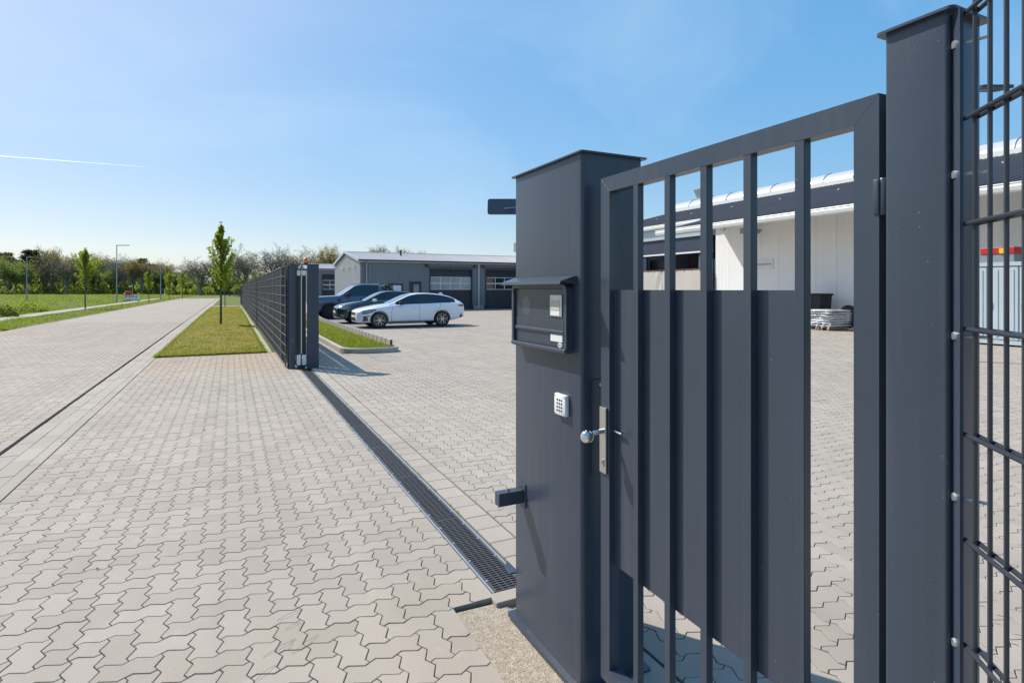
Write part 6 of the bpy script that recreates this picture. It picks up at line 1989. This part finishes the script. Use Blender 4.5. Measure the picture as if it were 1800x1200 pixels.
tarp(23.4, 27.2, 'smooth beige tarpaulin hanging beside the white warehouse wall', 2)
# pale steel container
ct = thing('steel_container', 'pale blue grey steel storage container behind the mesh fence', 'container', (19.2, 6.7, 0))
W_ = 5.2; b = MB(); b.box(19.26, 21.4, 4.1, 9.2, 0.12, 2.28); b.build('body', M['container'], ct)
b = MB(); b.box(19.18, 21.45, 9.201, 9.28, 0.05, 2.33); b.box(19.18, 21.45, 4.02, 4.099, 0.05, 2.33); b.box(19.18, 19.258, 4.1, 9.2, 2.22, 2.33); b.box(19.18, 19.258, 4.1, 9.2, 0.05, 0.16); b.build('frame', M['container'], ct)
for k in range(7):
    y0 = 4.15+0.72*k
    d_ = MB(); d_.cbox(19.20, 19.255, y0+0.01, y0+0.70, 0.18, 2.20, 0.012)
    d_.box(19.185, 19.199, y0+0.10, y0+0.17, 0.25, 2.12); d_.box(19.185, 19.199, y0+0.46, y0+0.53, 0.25, 2.12)
    dn = d_.build('door_panel', M['container'], ct)
    MB().cbox(19.165, 19.199, y0+0.60, y0+0.66, 1.05, 1.22, 0.008).build('latch', M['galv'], dn)
rb = thing('toolbox', 'red and grey box lying on top of the steel container', 'box', (19.6, 8.35, 2.33))
MB().cbox(19.45, 19.95, 7.95, 8.72, 2.331, 2.56, 0.01).build('base', M['lamp_grey'], rb)
MB().cbox(19.43, 19.97, 7.93, 8.74, 2.561, 2.76, 0.02).build('lid', M['red'], rb)
MB().cbox(19.41, 19.429, 8.12, 8.28, 2.58, 2.72, 0.004).build('tag_plate', M['yellow'], rb)

# small litter on the pavers: straw and leaves
b = MB(); r_ = random.Random(8)
for k in range(6):
    x, y = 0.16+r_.gauss(0,0.10), 2.62+r_.gauss(0,0.12); a = r_.uniform(0.2,1.0)*1.2; l_ = r_.uniform(0.05,0.16)
    b.tube([(x,y,0.004),(x+l_*math.cos(a)*0.5,y+l_*math.sin(a)*0.5,0.012),(x+l_*math.cos(a),y+l_*math.sin(a),0.004)], 0.0009, 4)
o = b.build('straw', M['straw']); tag(o, 'thin dry straw blades lying on the pavers in the foreground', 'straw', kind='stuff')
b = MB()
for k in range(46):
    x, y = (r_.uniform(-1.9,1.2), r_.uniform(2.3,12)) if k < 18 else (-1.98+abs(r_.gauss(0,0.05)), r_.uniform(5.5,22))
    a = r_.uniform(0,6.28); s = r_.uniform(0.006,0.014)
    c_, s_ = math.cos(a)*s, math.sin(a)*s
    b.add([(x-c_,y-s_,0.005),(x+s_*0.5,y-c_*0.5,0.011),(x+c_,y+s_,0.004),(x-s_*0.5,y+c_*0.5,0.009)], [(0,1,2,3)])
o = b.build('fallen_leaves', M['dry_leaf']); tag(o, 'small dry brown leaf bits scattered on the pavers and along the gutter', 'leaves', kind='stuff')
b = MB()
for k in range(40):
    x, y = (1.215, r_.uniform(3,11.5)) if k % 2 else (1.436, r_.uniform(3,11.5))
    for q in range(5):
        a = r_.uniform(0,6.28); b.add([(x-0.003,y,0),(x+0.003,y,0),(x+0.02*math.cos(a),y+0.02*math.sin(a),r_.uniform(0.01,0.03))], [(0,1,2)])
o = b.build('joint_weeds', M['blade']); tag(o, 'tiny green weeds sprouting along the drain channel frame', 'weeds', kind='stuff')

# ------------------------------------------------------------ vapour trail high in the sky
def sky_pt(px, py, d):
    t = (px-900)/1000; return Vector((d*(CS*t+SN), d*(CS-SN*t), EYE+(508-py)*d/1000))
def vapour():
    m = bpy.data.materials.new('ice_vapour'); m.use_nodes = True
    t = m.node_tree; t.nodes.clear(); N = t.nodes.new
    o_ = N('ShaderNodeOutputMaterial'); tr = N('ShaderNodeBsdfTranslucent'); df = N('ShaderNodeBsdfDiffuse'); tp = N('ShaderNodeBsdfTransparent')
    ad = N('ShaderNodeAddShader'); mx = N('ShaderNodeMixShader')
    tr.inputs['Color'].default_value = (0.85, 0.85, 0.85, 1); df.inputs['Color'].default_value = (0.85, 0.85, 0.85, 1)
    mx.inputs['Fac'].default_value = 0.45
    t.links.new(tr.outputs[0], ad.inputs[0]); t.links.new(df.outputs[0], ad.inputs[1])
    t.links.new(tp.outputs[0], mx.inputs[1]); t.links.new(ad.outputs[0], mx.inputs[2]); t.links.new(mx.outputs[0], o_.inputs['Surface'])
    return m
M['vapour'] = vapour()
b = MB(); b.tube([sky_pt(-60+ (256+60)*k/20, 269.5+(293.5-269.5)*k/20, 7000) for k in range(21)], [1.0+5.0*(1-k/20) for k in range(21)], 8)
o = b.build('vapour_trail', M['vapour']); tag(o, 'thin white aircraft vapour trail in the sky on the left', 'vapour trail')
